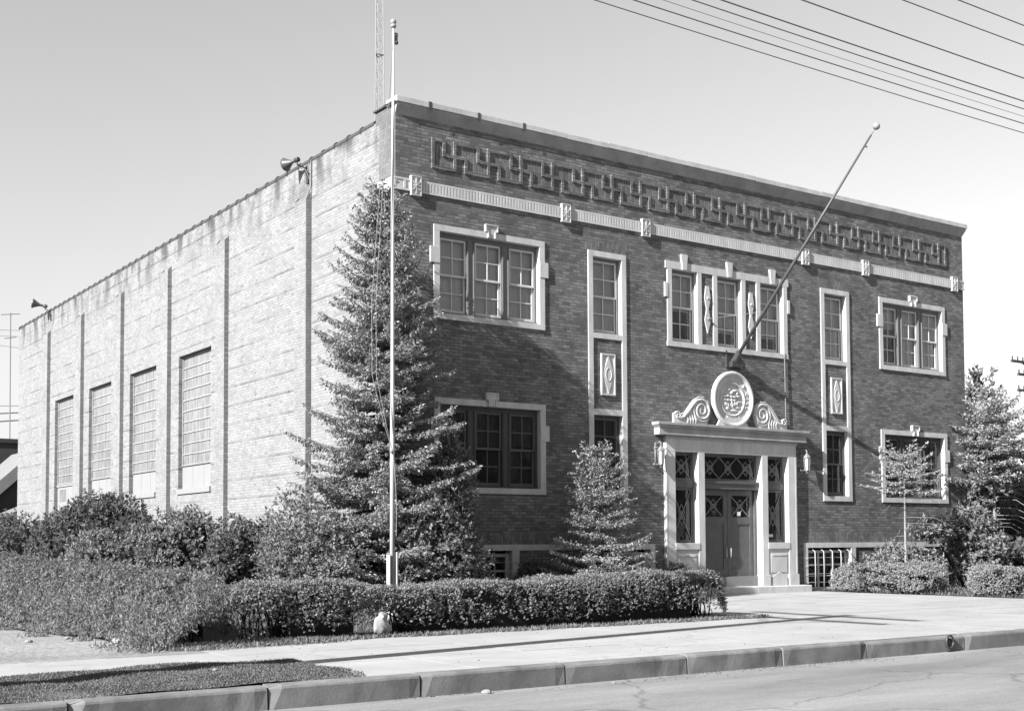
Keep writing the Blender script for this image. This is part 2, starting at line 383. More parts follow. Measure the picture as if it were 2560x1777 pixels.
o = sb.build('sidewalk_bed', M['soil']); o['kind'] = 'structure'
sheet('path', [(-60, -8.19), (-7.0, -8.19), (-6.9, -7.7), (-7.6, -7.3), (-7.5, -5.2), (-7.9, -3), (-8.1, 6), (-8.5, 60), (-60, 60)], 0.0, M['dirt'])
# kerb stones
kb = MB(); jx = [-26, -22, -18, -15, -12.4, -9.745, -7.997, -6.42, -4.67, -2.95, -1.42, .10, 2.11, 3.9, 5.6, 7.3, 9.2, 11, 13, 15, 17, 19, 22, 25, 28, 32, 36, 40, 45, 50, 60]
for i, (a, b) in enumerate(zip(jx, jx[1:])):
    dz = random.uniform(-.012, .008); dy = random.uniform(-.008, .008); n_ = max(2, int((b-a)/.12)); base = len(kb.v)
    prof = [(-11.99, -.30), (-11.988, -.03), (-11.978, -.010), (-11.955, .002), (-11.83, .006), (-11.80, -.10)]
    for k in range(n_+1):
        xx = a+.010+(b-a-.02)*k/n_; e = .012 if k in (0, n_) else 0
        chip = max(0, random.gauss(0, .0025)) if random.random() < .4 else 0
        if k in (0, n_) and random.random() < .5: chip += random.uniform(.01, .035)
        for q, (py, pz) in enumerate(prof):
            kk = 1 if q in (1, 2, 3) else 0
            kb.v.append((xx, py+dy+(chip+e)*kk*(1 if q != 3 else .4), pz+dz-(chip*.8 if q in (2, 3) else 0)+random.uniform(-.002, .002)))
    m_ = len(prof)
    for k in range(n_):
        for q in range(m_-1): kb.f.append((base+k*m_+q, base+(k+1)*m_+q, base+(k+1)*m_+q+1, base+k*m_+q+1))
    kb.f.append(tuple(base+q for q in range(m_))); kb.f.append(tuple(base+n_*m_+q for q in reversed(range(m_))))
o = kb.build('kerb', M['kerbm']); o['kind'] = 'structure'
dr = MB(); dr.tube([(1.74+.075*math.cos(t), -12.015, -.075+.085*math.sin(t)) for t in np.linspace(0, 2*math.pi, 17)], .016, 6); dr.lathe([(.05, 0), (.05, .02)], (1.74, -11.99, -.075), (0, -1, 0), 12)
dr.box(1.715, 1.765, -12.02, -11.98, -.20, -.15)
solo(dr, 'mooring_ring', M['darkmetal'], (1.74, -12.0, -.2), 'dark iron ring set in the face of the kerb', 'ring', smooth=True)

# ------------------------------------------------------------------ the building
B = empty('public_building', (9.5, 15, 0), 'two storey dark brick hall with stone trim, long pale side wall and flat roof', 'building')
def part(mb, name, m_, parent=B, label=None, **k):
    o = mb.build(name, m_, parent, **k)
    if label: o['label'] = label
    return o
W1X = (0.912, 3.80); W2X = (15.20, 18.09)
T1X = (5.03, 6.16); T2X = (12.84, 13.97)
HI = (6.01, 8.01); LO = (2.34, 4.345)
openings = [(W1X[0]+.02, W1X[1]-.02, HI[0]+.02, HI[1]-.02), (W2X[0]+.02, W2X[1]-.02, HI[0]+.02, HI[1]-.02),
            (W1X[0]+.02, W1X[1]-.02, LO[0]+.02, LO[1]-.02), (W2X[0]+.02, W2X[1]-.02, LO[0]+.02, LO[1]-.02),
            (T1X[0]+.13, T1X[1]-.13, 6.04, 7.92), (T2X[0]+.13, T2X[1]-.13, 6.04, 7.92),
            (T1X[0]+.13, T1X[1]-.13, 2.42, 4.28), (T2X[0]+.13, T2X[1]-.13, 2.42, 4.28),
            (7.54, 8.46, 6.04, 7.92), (9.04, 9.96, 6.04, 7.92), (10.54, 11.46, 6.04, 7.92),
            (1.08, 2.90, 0.02, 1.15), (5.13, 6.85, 0.02, 1.15), (12.15, 13.92, 0.02, 1.15), (16.15, 17.90, 0.02, 1.15),
            (7.5, 11.5, 0.0, 3.5)]
def pierced(xr, zr, ops, y, depth, name, m_, axis='x'):
    """wall sheet with real holes and reveals"""
    xs = sorted({xr[0], xr[1], *[o[0] for o in ops], *[o[1] for o in ops]}); zs = sorted({zr[0], zr[1], *[o[2] for o in ops], *[o[3] for o in ops]})
    mb = MB()
    P = (lambda a, d, z: (a, y+d, z)) if axis == 'x' else (lambda a, d, z: (y+d, a, z))
    for a, b in zip(xs, xs[1:]):
        for c, d in zip(zs, zs[1:]):
            cx, cz = (a+b)/2, (c+d)/2
            if any(o[0] < cx < o[1] and o[2] < cz < o[3] for o in ops): continue
            q = [P(a, 0, c), P(b, 0, c), P(b, 0, d), P(a, 0, d)]
            mb.quad(*(q if axis == 'x' else q[::-1]))
    for (a, b, c, d) in ops:
        mb.quad(P(a, 0, c), P(a, 0, d), P(a, depth, d), P(a, depth, c)); mb.quad(P(b, 0, c), P(b, depth, c), P(b, depth, d), P(b, 0, d))
        mb.quad(P(a, 0, d), P(b, 0, d), P(b, depth, d), P(a, depth, d)); mb.quad(P(a, 0, c), P(a, depth, c), P(b, depth, c), P(b, 0, c))
    return part(mb, name, m_)
pierced((0, 19), (-.1, 10.30), openings, 0, .30, 'front_wall', M['brick'])
SW = [(10.24, 12.76), (14.71, 17.22), (19.15, 21.67), (23.60, 26.04)]
pierced((.70, 31.66), (-.1, 10.22), [(a, b, (2.87 if i < 3 else 0.6), 6.70) for i, (a, b) in enumerate(SW)], 0, .22, 'side_wall', M['common'], 'y')
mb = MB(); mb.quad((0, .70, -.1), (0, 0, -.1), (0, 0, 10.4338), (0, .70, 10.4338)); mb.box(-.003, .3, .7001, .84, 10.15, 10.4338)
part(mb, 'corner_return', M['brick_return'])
mb = MB(); mb.quad((19, 0, -.1), (19, 31.66, -.1), (19, 31.66, 10.25), (19, 0, 10.25)); mb.quad((19, 31.66, -.1), (0, 31.66, -.1), (0, 31.66, 10.25), (19, 31.66, 10.25))
mb.box(.30, .32, .3, 31.3, 9.6, 10.2); mb.box(.3, 18.7, .30, .32, 9.6, 10.3)
part(mb, 'rear_wall', M['common'])
mb = MB(); mb.box(.1, 18.9, .1, 31.5, 9.55, 9.65); part(mb, 'roof', M['roofd'])
mb = MB(); mb.box(.5, 18.5, .75, .8, 0, 9); mb.box(.35, .4, .9, 31, 0, 9); part(mb, 'dark_backing', M['room'])  # near-black boards standing in for the unlit rooms behind the windows
# coping with open joints over a brick cove
cp = MB(); jl = [-.03, .775, 2.0, 3.19]+[3.19+1.2*k for k in range(1, 14)]; jl = [j for j in jl if j < 18.6]+[19.12]
for i, (a, b) in enumerate(zip(jl, jl[1:])):
    gp = .03 if i < 3 else .004; dz = random.uniform(-.006, .006)
    cp.box(a+(gp if i else 0), b-gp, -.12, .34, 10.435+dz, 10.555+dz)
cq = MB(); cq.box(-.05, .34, .345, .88, 10.437, 10.475); part(cq, 'parapet_cap', M['tile'])
COP = part(cp, 'coping', M['coping'], bevel=.006)
for j in jl[1:4]:
    q = MB(); q.box(j-.035, j+.035, -.126, .2, 10.42, 10.562); q.box(j-.03, j+.03, -.124, -.118, 10.38, 10.42); part(q, 'joint_sealant', M['tile'], COP)
mb = MB(); mb.v = []
pr = [(0.0, 10.20), (-.02, 10.24), (-.05, 10.30), (-.085, 10.37), (-.10, 10.434)]
for k in range(len(pr)-1):
    (ya, za), (yb, zb) = pr[k], pr[k+1]
    mb.quad((-.006, ya, za), (19-ya*.9, ya, za), (19-yb*.9, yb, zb), (-.006, yb, zb))
    mb.quad((19-ya*.9, ya, za), (19-ya*.9, .3, za), (19-yb*.9, .3, zb), (19-yb*.9, yb, zb))
    mb.quad((-.006, 0, za), (-.006, ya, za), (-.006, yb, zb), (-.006, 0, zb))
mb.quad((-.1, -.1, 10.434), (19.1, -.1, 10.434), (19.1, .3, 10.434), (-.1, .3, 10.434))
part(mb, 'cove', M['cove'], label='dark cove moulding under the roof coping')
# clay tile coping along the side wall
tb = MB(); y = .92
while y < 31.6:
    y2 = min(y+.635, 31.7)
    tb.tube([(.07, y, 10.235), (.07, y2-.05, 10.235)], .085, 10); tb.tube([(.07, y2-.06, 10.245), (.07, y2+.01, 10.245)], .10, 10); y = y2
part(tb, 'tile_coping', M['tile'], smooth=False, label='dark clay tile coping with raised collars on the side wall')
# brick fret frieze
fr = MB(); y0, y1, wd = -.032, .004, .072
def vb(x, a, b): fr.box(x-wd/2, x+wd/2, y0, y1, a, b)
def hb(z, a, b): fr.box(a+wd/2, b-wd/2, y0+.002, y1, z-wd/2, z+wd/2)
ZB, ZM, ZT = 9.235, 9.52, 9.815; pp = .865
vb(.90, ZB-.03, ZT+.04); hb(ZB, .90, 1.44); hb(ZT, .90, 1.17)
for k in range(20):
    V = 1.44+pp*k
    vb(V, ZB-.03, ZT+.04)
    if k < 19:
        hb(ZT, V, V+.595); vb(V+.595, ZM-.03, ZT+.03); hb(ZB, V+.28, V+pp); vb(V+.28, ZB-.03, ZM+.03)
    if k == 0: vb(1.17, ZM-.03, ZT+.03); hb(ZM, 1.17, V); hb(ZM, V, V+.28)
    else: hb(ZM, V-.27, V); hb(ZM, V, V+.28) if k < 19 else None
hb(ZT, 17.875, 18.18); vb(18.18, ZB-.03, ZT+.04); hb(ZB, 17.875, 18.18)
sbm = MB(); sbm.box(.90, 1.44, -.003, .01, ZB, ZT)
for k in range(19):
    V = 1.44+pp*k; sbm.prism([(V, ZM), (V+.28, ZM), (V+.28, ZB), (V+pp, ZB), (V+pp, ZM), (V+.595, ZM), (V+.595, ZT), (V, ZT)][::-1], -.003, .01)
sbm.box(17.875, 18.18, -.003, .01, ZB, ZT)
part(sbm, 'frieze_infill', M['soldier'])
part(fr, 'fret_frieze', M['brick'], label='raised brick key pattern under the coping', bevel=.004)
# fluted band course
bc = MB(); bc.box(-.03, 19.03, -.022, .0, 8.612, 8.875); bc.box(-.035, 19.035, -.034, -.0225, 8.835, 8.875); bc.box(-.035, 19.035, -.034, -.0225, 8.612, 8.655)
RX = [.465, 4.385, 6.76, 12.25, 14.635, 18.545]
x = .345
while x > -.0 and x > .25: x -= .077
edges = [-.03]+RX+[19.03]
for a, b in zip(edges, edges[1:]):
    s_, e_ = a+(.20 if a > 0 else .24), b-(.20 if b < 19 else .24)
    n_ = int((e_-s_)/.077)
    for k in range(n_+1):
        xx = s_+(e_-s_)*k/max(1, n_); bc.box(xx-.024, xx+.024, -.034, -.0225, 8.656, 8.834)
bc.box(-.045, -.0045, 0, .70, 8.60, 8.885)
part(bc, 'band_course', M['stone'], label='pale fluted stone band with square cut ends')
for x in RX:
    mb = MB(); mb.box(x-.125, x+.125, -.055, .0, 8.53, 8.945)
    mb.box(x-.125, x+.125, -.075, -.0552, 8.53, 8.55); mb.box(x-.125, x+.125, -.075, -.0552, 8.925, 8.945)
    mb.box(x-.125, x-.105, -.075, -.0552, 8.551, 8.924); mb.box(x+.105, x+.125, -.075, -.0552, 8.551, 8.924)
    for t in range(8):
        a = t*math.pi/4; l = .15 if t % 2 == 0 and t % 4 == 2 else (.075 if t % 4 == 0 else .12)
        c, s_ = math.cos(a), math.sin(a); mb.bar((x+c*.03, 8.7375+s_*.03), (x+c*min(l, .085/abs(c) if abs(c) > .1 else l), 8.7375+s_*l*1.1), .028, (-.078, -.0552))
    mb.lathe([(.028, -.055), (.028, -.085), (.001, -.09)], (x, 0, 8.7375), (0, 1, 0), 10)
    part(mb, 'rosette', M['stone'])

def sash_unit(win, x0, x1, z0, z1, y, rows=2, cols=2, low=True, shade=None, shade_z=None, sm_=None):
    """double hung unit: upper sash in front, lower behind"""
    zm = (z0+z1)/2; s = MB()
    def one(za, zb, yf, bot):
        t = .045; s.box(x0, x0+t, yf, yf+.035, za, zb); s.box(x1-t, x1, yf, yf+.035, za, zb)
        s.box(x0+t, x1-t, yf+.001, yf+.034, zb-t, zb); s.box(x0+t, x1-t, yf+.001, yf+.034, za, za+bot)
        w_, h_ = (x1-x0-2*t), (zb-za-t-bot)
        for c in range(1, cols): xx = x0+t+w_*c/cols; s.box(xx-.012, xx+.012, yf+.004, yf+.03, za+bot, zb-t)
        for r_ in range(1, rows):
            zz = za+bot+h_*r_/rows
            for c in range(cols):
                s.box(x0+t+w_*c/cols+.012, x0+t+w_*(c+1)/cols-.012, yf+.006, yf+.028, zz-.012, zz+.012)
    one(zm-.02, z1, y, .045); one(z0, zm+.02, y+.037, .07)
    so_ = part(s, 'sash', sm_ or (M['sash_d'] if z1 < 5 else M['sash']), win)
    p = MB(); p.quad((x0+.02, y+.017, zm), (x1-.02, y+.017, zm), (x1-.02, y+.017, z1-.02), (x0+.02, y+.017, z1-.02))
    p.quad((x0+.02, y+.054, z0+.02), (x1-.02, y+.054, z0+.02), (x1-.02, y+.054, zm), (x0+.02, y+.054, zm))
    part(p, 'pane', M['glass'], win)
    if shade is not None:
        q = MB(); n_ = 14; za = z0 if shade_z is None else shade_z
        for k in range(n_):
            xa, xb = x0+(x1-x0)*k/n_, x0+(x1-x0)*(k+1)/n_; ya = y+.12+.006*math.sin(k*2.1); yb = y+.12+.006*math.sin((k+1)*2.1)
            q.quad((xa, ya, za), (xb, yb, za), (xb, yb, z1), (xa, ya, z1))
        part(q, 'window_shade', shade, win)

def tri_window(x0, x1, z0, z1, shades, label):
    mb = MB(); t = .145; f, bk = -.03, .17
    mb.box(x0, x1, f, bk, z1-.13, z1); mb.box(x0, x1, f-.004, bk, z0, z0+.125)
    mb.box(x0, x0+t, f+.001, bk, z0+.125, z1-.13); mb.box(x1-t, x1, f+.001, bk, z0+.125, z1-.13)
    mb.box(x0-.09, x0-.0003, f-.012, .01, z1-.82, z1-.475); mb.box(x0-.0003, x0+t-.002, f-.012, f+.0008, z1-.82, z1-.475)
    mb.box(x1+.0003, x1+.09, f-.012, .01, z1-.82, z1-.475); mb.box(x1-t+.002, x1+.0003, f-.012, f+.0008, z1-.82, z1-.475)
    win = part(mb, 'window', M['stone'], label=label, bevel=.004)
    c = (x0+x1)/2; k = MB()      # T shaped keystone with raised rim
    k.prism([(c-.10, z1-.13), (c+.10, z1-.13), (c+.10, z1+.0), (c+.16, z1+.01), (c+.16, z1+.17), (c-.16, z1+.17), (c-.16, z1+.01), (c-.10, z1+.0)], f-.022, .005)
    pts = [(c-.09, z1-.12), (c-.09, z1+.01), (c-.15, z1+.02), (c-.15, z1+.16), (c+.15, z1+.16), (c+.15, z1+.02), (c+.09, z1+.01), (c+.09, z1-.12)]
    for a, b in zip(pts, pts[1:]): k.bar(a, b, .025, (f-.045, f-.0222))
    part(k, 'keystone', M['stone'], win)
    fr_ = MB(); y = .12; ia, ib, za, zb = x0+t, x1-t, z0+.125, z1-.13; sw_ = .685; gap = ((ib-ia)-3*sw_)/4*1.0
    e = .055; mid = ((ib-ia)-2*e-3*sw_)/2
    fr_.box(ia, ib, y-.02, y+.10, zb-.10, zb); fr_.box(ia, ib, y-.04, y+.12, za, za+.05)
    fr_.box(ia, ia+e, y-.018, y+.10, za+.05, zb-.10); fr_.box(ib-e, ib, y-.018, y+.10, za+.05, zb-.10)
    us = []
    xx = ia+e
    for i in range(3):
        us.append((xx, xx+sw_)); xx += sw_
        if i < 2:
            fr_.box(xx, xx+mid, y-.03, y+.10, za+.05, zb-.10)
            fr_.box(xx+.02, xx+.045, y-.05, y-.0302, za+.05, zb-.10); fr_.box(xx+mid-.045, xx+mid-.02, y-.05, y-.0302, za+.05, zb-.10); xx += mid
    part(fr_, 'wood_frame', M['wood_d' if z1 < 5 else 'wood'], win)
    for (a, b), (sm, sz) in zip(us, shades): sash_unit(win, a+.003, b-.003, za+.052, zb-.102, y, shade=sm, shade_z=sz)
    return win
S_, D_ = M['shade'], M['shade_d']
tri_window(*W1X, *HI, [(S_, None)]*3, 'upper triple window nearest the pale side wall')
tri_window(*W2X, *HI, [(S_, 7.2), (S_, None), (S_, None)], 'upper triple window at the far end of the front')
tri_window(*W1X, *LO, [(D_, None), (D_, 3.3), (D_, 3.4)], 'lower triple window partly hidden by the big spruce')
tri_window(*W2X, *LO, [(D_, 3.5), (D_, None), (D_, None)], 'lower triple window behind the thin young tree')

def lozenge(x0, x1, z0, z1, parent):
    mb = MB(); f = -.03; c, zc = (x0+x1)/2, (z0+z1)/2
    mb.box(x0, x1, f+.012, .002, z0, z1); t = .035
    mb.box(x0, x1, f-.012, f+.0118, z1-t, z1); mb.box(x0, x1, f-.012, f+.0118, z0, z0+t); mb.box(x0, x0+t, f-.012, f+.0118, z0+t, z1-t); mb.box(x1-t, x1, f-.012, f+.0118, z0+t, z1-t)
    mb.prism([(c, z0+t+.01), (x1-t-.01, zc), (c, z1-t-.01), (x0+t+.01, zc)][::1], f-.008, f+.0115)
    mb.tube([(c+.085*math.cos(a), f-.010, zc+.15*math.sin(a)) for a in np.linspace(0, 2*math.pi, 21)], .009, 6)
    return part(mb, 'lozenge_panel', M['stone'], parent)
def tall_window(x0, x1, label, shade_up):
    mb = MB(); t = .14; f, bk = -.028, .17
    mb.box(x0, x1, f, bk, 7.87, 8.0); mb.box(x0, x1, f-.003, bk, 2.34, 2.475)
    mb.box(x0, x0+t, f+.001, bk, 2.475, 7.87); mb.box(x1-t, x1, f+.001, bk, 2.475, 7.87)
    mb.box(x0+t, x1-t, f+.002, bk, 5.975, 6.10); mb.box(x0+t, x1-t, f+.002, bk, 4.21, 4.345)
    mb.box(x0+t-.005, x1-t+.005, .002, .02, 5.98, 4.34) if 0 else None
    win = part(mb, 'window', M['stone'], label=label, bevel=.004)
    sp_ = MB(); sp_.box(x0+t-.01, x1-t+.01, .003, .03, 4.34, 5.98); part(sp_, 'spandrel', M['brick'], win)
    lozenge((x0+x1)/2-.21, (x0+x1)/2+.21, 4.67, 5.635, win)
    for za, zb, sm in ((6.10, 7.87, shade_up), (2.475, 4.21, D_)):
        fr_ = MB(); y = .12; e = .05
        fr_.box(x0+t, x1-t, y-.02, y+.1, zb-.06, zb); fr_.box(x0+t, x1-t, y-.03, y+.1, za, za+.04)
        fr_.box(x0+t, x0+t+e, y-.018, y+.1, za+.04, zb-.06); fr_.box(x1-t-e, x1-t, y-.018, y+.1, za+.04, zb-.06)
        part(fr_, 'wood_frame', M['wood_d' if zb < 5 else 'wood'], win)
        sash_unit(win, x0+t+e+.002, x1-t-e-.002, za+.042, zb-.062, y, shade=sm)
tall_window(*T1X, 'tall narrow stone framed window left of the entrance', S_)
tall_window(*T2X, 'tall narrow stone framed window right of the entrance', S_)
# centre window group above the door
mb = MB(); f, bk = -.03, .17
mb.box(7.385, 11.615, f, bk, 7.87, 8.05); mb.box(7.425, 11.575, f-.003, bk, 5.985, 6.11)
for a in (7.44, 8.415, 8.94, 9.915, 10.44, 11.415): mb.box(a, a+.145, f+.001, bk, 6.11, 7.87)
for a, b in ((7.35, 7.438), (11.562, 11.65)): mb.box(a, b, f-.012, .01, 7.17, 7.52)
for c in (7.98, 9.5, 11.02):
    mb.prism([(c-.07, 7.872), (c+.07, 7.872), (c+.105, 8.25), (c-.105, 8.25)], f-.03, .004)
MW = part(mb, 'window', M['stone'], label='wide upper stone window group with three sashes above the entrance', bevel=.004)
for c in (8.75, 10.25):
    q = MB(); q.box(c-.19, c+.19, .003, .03, 6.105, 7.875); part(q, 'spandrel', M['brick'], MW)
    q = MB(); f2 = -.03
    pl = [(c, 6.41), (c+.10, 6.72), (c+.03, 6.99), (c+.10, 7.27), (c+.05, 7.57), (c-.05, 7.57), (c-.10, 7.27), (c-.03, 6.99), (c-.10, 6.72)]
    q.prism(pl, f2, .004); q.lathe([(.03, -.0302), (.03, -.05), (.015, -.055)], (c, 0, 7.27), (0, 1, 0), 10); part(q, 'lozenge_panel', M['stone'], MW)
for c in (8.0, 9.5, 11.0):
    fr_ = MB(); y = .12; a, b = c-.4145, c+.4145; e = .05
    fr_.box(a, b, y-.02, y+.1, 7.80, 7.87); fr_.box(a, b, y-.03, y+.1, 6.11, 6.15); fr_.box(a, a+e, y-.018, y+.1, 6.15, 7.80); fr_.box(b-e, b, y-.018, y+.1, 6.15, 7.80)
    part(fr_, 'wood_frame', M['wood'], MW); sash_unit(MW, a+e+.002, b-e-.002, 6.152, 7.798, y, shade=S_, shade_z=(6.9 if c == 8.0 else 6.5))
# soldier courses
mb = MB()
for a, b, z0, z1 in ((1.0, 6.95, 1.25, 1.50), (12.05, 18.03, 1.25, 1.50), (4.98, 6.2, 8.005, 8.24), (12.8, 14.02, 8.005, 8.24)):
    mb = MB(); mb.box(a, b, -.003, .02, z0, z1); part(mb, 'soldier_course', M['soldier'])
# basement lights
def basement(xa, xb, mull, wins, label):
    mb = MB(); f, bk = -.03, .20
    mb.box(xa, xb, f, bk, 1.115, 1.245); mb.box(xa, xa+.14, f+.001, bk, -.05, 1.115); mb.box(xb-.14, xb, f+.001, bk, -.05, 1.115)
    for m0 in mull: mb.box(m0-.095, m0+.095, f+.001, bk, .25, 1.115); mb.box(m0-.07, m0+.07, f+.001, bk, -.05, .25)
    win = part(mb, 'window', M['stone'], label=label, bevel=.004)
    for a, b in wins:
        s = MB(); y = .14; n_ = 3
        s.box(a, b, y, y+.05, .98, 1.05); s.box(a, b, y, y+.05, .0, .08)
        for k in range(n_+1): xx = a+.02+(b-a-.08)*k/n_; s.box(xx, xx+.05, y+.001, y+.049, .08, .98)
        for zz in (.38, .68): s.box(a, b, y+.004, y+.044, zz-.012, zz+.012)
        part(s, 'sash', M['sash'], win)
        p = MB(); p.quad((a, y+.025, .02), (b, y+.025, .02), (b, y+.025, 1.0), (a, y+.025, 1.0)); part(p, 'pane', M['glass'], win)
        g_ = MB(); nb = 5
        for k in range(nb):
            xx = a+.18+(b-a-.34)*k/(nb-1); bow = -.10
            g_.tube([(xx, -.02, 1.06), (xx, bow, 1.02), (xx+.01, bow, .6), (xx, bow, .1)], .014, 6)
        for zz in (.86, .66, .44, .22): g_.tube([(a-.12, -.035, zz-.03), (a-.02, -.08, zz), (b+.02, -.08, zz), (b+.12, -.035, zz-.03)], .006, 6)
        part(g_, 'window_bars', M['barwhite'], win, smooth=True)
    q = MB(); q.box(xa+.1, xb-.1, .26, .3, -.05, 1.2); part(q, 'dark_backing', M['room'], win)  # near-black board in place of the dark basement room
basement(.98, 6.97, (2.97, 5.03), [(1.12, 2.87), (5.13, 6.83)], 'long low barred basement window left of the entrance')
basement(12.06, 18.02, (13.97, 16.06), [(12.20, 13.87), (16.16, 17.88)], 'long low barred basement window right of the entrance')

# ------------------------------------------------------------------ entrance
mb = MB(); PF, PB = -.10, .20; c = 9.5
mb.box(7.28, 7.57, PF, PB, .45, 3.45); mb.box(11.43, 11.72, PF, PB, .45, 3.45)      # outer piers
mb.box(8.31, 8.52, PF, PB, .45, 3.45); mb.box(10.48, 10.69, PF, PB, .45, 3.45)      # inner piers
for a, b in ((7.245, 7.60), (11.40, 11.755), (8.285, 8.545), (10.455, 10.715)): mb.box(a, b, PF-.03, PB, .17, .4498)
mb.box(7.28, 11.72, PF-.002, PB, 3.4502, 3.80)
for a, b in ((7.5702, 8.3098), (10.6902, 11.4298)):
    mb.box(a, b, PF+.02, PB, .17, 1.10); mb.box(a+.08, b-.08, PF+.008, PF+.0198, .50, .98)
    mb.box(a+.13, b-.13, PF-.002, PF+.0078, .92, .955); mb.box(a-.02, b+.02, PF-.012, PB+.05, 1.10, 1.26)
    mb.prism([(a+.1, .17), (b-.1, .17), (b-.1, .40), ((a+b)/2, .52), (a+.1, .40)], PF-.01, PF+.0075)
for a in (7.28, 11.69): mb.box(a-.012, a+.042, PF-.004, PF+.04, .46, 3.44)
ES = part(mb, 'entrance_surround', M['stone'], label='pale stone doorway with four square piers', bevel=.006)
mb = MB(); D0 = -.30
mb.box(6.92, 12.08, -.26, .0, 4.06, 4.125); mb.prism([(6.92, 4.06), (12.08, 4.06), (12.02, 4.0), (6.98, 4.0)][::-1], -.235, .0)
mb.box(6.99, 12.01, -.20, .0, 3.845, 3.9998); mb.box(6.99, 12.01, -.215, .0, 3.825, 3.8448); mb.box(7.24, 11.76, -.15, .0, 3.8002, 3.8248)
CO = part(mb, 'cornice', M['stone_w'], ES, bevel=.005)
mb = MB(); mb.box(7.27, 7.305, -.135, -.1022, 3.745, 3.7995); dn = part(mb, 'dentil', M['stone'], ES)
for k in range(1, 63):
    d2_ = dn.copy(); COL.objects.link(d2_); d2_.location = dn.location+Vector((.0712*k, 0, 0))
# crest: round medallion and two scrolls standing on the cornice
CX, CZ = 9.50, 4.81
mb = MB()
mb.lathe([(.66, 0), (.70, -.04), (.70, -.11), (.68, -.135), (.645, -.14), (.62, -.13), (.60, -.10), (.585, -.068), (.43, -.062), (.425, -.082), (.405, -.088), (.39, -.08), (.38, -.048), (.001, -.048)], (CX, -.01, CZ), (0, 1, 0), 56)
mb.prism([(8.95, 4.125), (10.05, 4.125), (9.9, 4.35), (9.1, 4.35)], -.10, -.02)
CR = part(mb, 'crest', M['stone'], label='round carved stone medallion with raised rim', smooth=False)
mb = MB(); Y = -.06
def blob(x, z, rx, rz, ry=.035): mb.ball((CX+x, Y, CZ+z), rx, ry, rz, 7)
blob(-.10, .24, .07, .035); blob(-.02, .17, .06, .05, .05); blob(.10, .22, .11, .04); blob(.18, .16, .05, .05)         # bird with raised wings
for k in range(5): blob(-.27+.12*k, .07+.012*math.sin(k*2), .075, .035)                                                  # ribbon and shield bars
for k in range(4): blob(-.25+.11*k, -.02, .06, .028)
for k in range(3): blob(-.24+.05*k, -.12-.02*k, .035, .06); blob(.02+.07*k, -.12+.01*k, .03, .07)
blob(.24, -.06, .10, .022); blob(-.16, -.23, .07, .05); blob(.05, -.28, .16, .03); blob(.2, -.2, .09, .025); blob(-.02, -.05, .03, .10)
part(mb, 'relief', M['stone'], CR, smooth=True)
def letter_mesh(ch, size, depth):
    cu = bpy.data.curves.new('letter', 'FONT'); cu.body = ch; cu.size = size; cu.extrude = depth; cu.align_x = 'CENTER'; cu.align_y = 'CENTER'
    ob = bpy.data.objects.new('letter', cu); COL.objects.link(ob); dg = bpy.context.evaluated_depsgraph_get(); dg.update()
    me = bpy.data.meshes.new_from_object(ob.evaluated_get(dg)); bpy.data.objects.remove(ob, do_unlink=True); bpy.data.curves.remove(cu)
    v = [tuple(q.co) for q in me.vertices]; f_ = [tuple(p.vertices) for p in me.polygons]; bpy.data.meshes.remove(me); return v, f_
mb = MB()
for ch, deg, sc in (('S', 42, .15), ('D', 17, .11), ('I', 4, .11), ('E', -9, .11), ('S', -22, .11), ('E', -76, .11), ('R', -96, .11), ('E', -112, .11), ('D', -62, .11)):
    v, f_ = letter_mesh(ch, sc, .02); a = R(deg); ro = a-math.pi/2 if deg > -50 else a+math.pi/2
    b0 = len(mb.v); px, pz = CX+.51*math.cos(a), CZ+.51*math.sin(a)
    for (x, y, z) in v: mb.v.append((px+x*math.cos(ro)-y*math.sin(ro), -.078-z, pz+x*math.sin(ro)+y*math.cos(ro)))
    mb.f += [tuple(b0+i for i in q) for q in f_]
part(mb, 'raised_lettering', M['stone'], CR)
def scroll(sx):
    mb = MB(); X = lambda x: CX+sx*(x-CX) if sx < 0 else x
    # outline (drawn for the left side): small volute, sloping neck, large volute
    ol = [(7.56, 4.127), (7.56, 4.36), (7.66, 4.42), (7.78, 4.36), (7.86, 4.30), (8.02, 4.46), (8.20, 4.66), (8.34, 4.77), (8.50, 4.80), (8.66, 4.74), (8.74, 4.62), (8.76, 4.45), (8.70, 4.28), (8.62, 4.127)]
    poly = [(X(a), b) for a, b in ol]
    if sx < 0: poly = poly[::-1]
    mb.prism(poly, -.075, -.01)
    def sp(cx, cz, r0, turns, start, wd):
        pts = []
        for k in range(int(turns*22)+1):
            t = k/22*2*math.pi; r_ = r0*(1-.86*k/(turns*22)); pts.append((X(cx+r_*math.cos(start-t)), -.085, cz+r_*math.sin(start-t)))
        return pts
    big = sp(8.46, 4.48, .27, 2.0, math.pi*.62, 0); neck = [(X(a), -.085, b) for a, b in ((7.76, 4.27), (7.86, 4.29), (8.0, 4.42), (8.16, 4.60), (8.28, 4.71))]
    mb.tube(neck+big, [.03]*len(neck)+[.032*(1-.6*k/len(big)) for k in range(len(big))], 7)
    neck2 = [(X(a), -.08, b) for a, b in ((7.80, 4.36), (7.9, 4.40), (8.04, 4.56), (8.18, 4.71), (8.36, 4.80), (8.54, 4.80))]; mb.tube(neck2, .018, 6)
    mb.tube([(X(8.46+.27*math.cos(t)), -.09, 4.48+.27*math.sin(t)) for t in np.linspace(0, 2*math.pi, 30)], .014, 6)
    mb.tube(sp(7.68, 4.32, .095, 1.4, math.pi*.9, 0), .02, 7)
    for k in range(4):
        a = 7.98+.085*k; mb.tube([(X(a), -.082, 4.15), (X(a+.02), -.088, 4.24), (X(a-.03), -.088, 4.32+.02*k)], [.022, .026, .010], 6)
    return part(mb, 'scroll', M['stone'], CR, smooth=False)
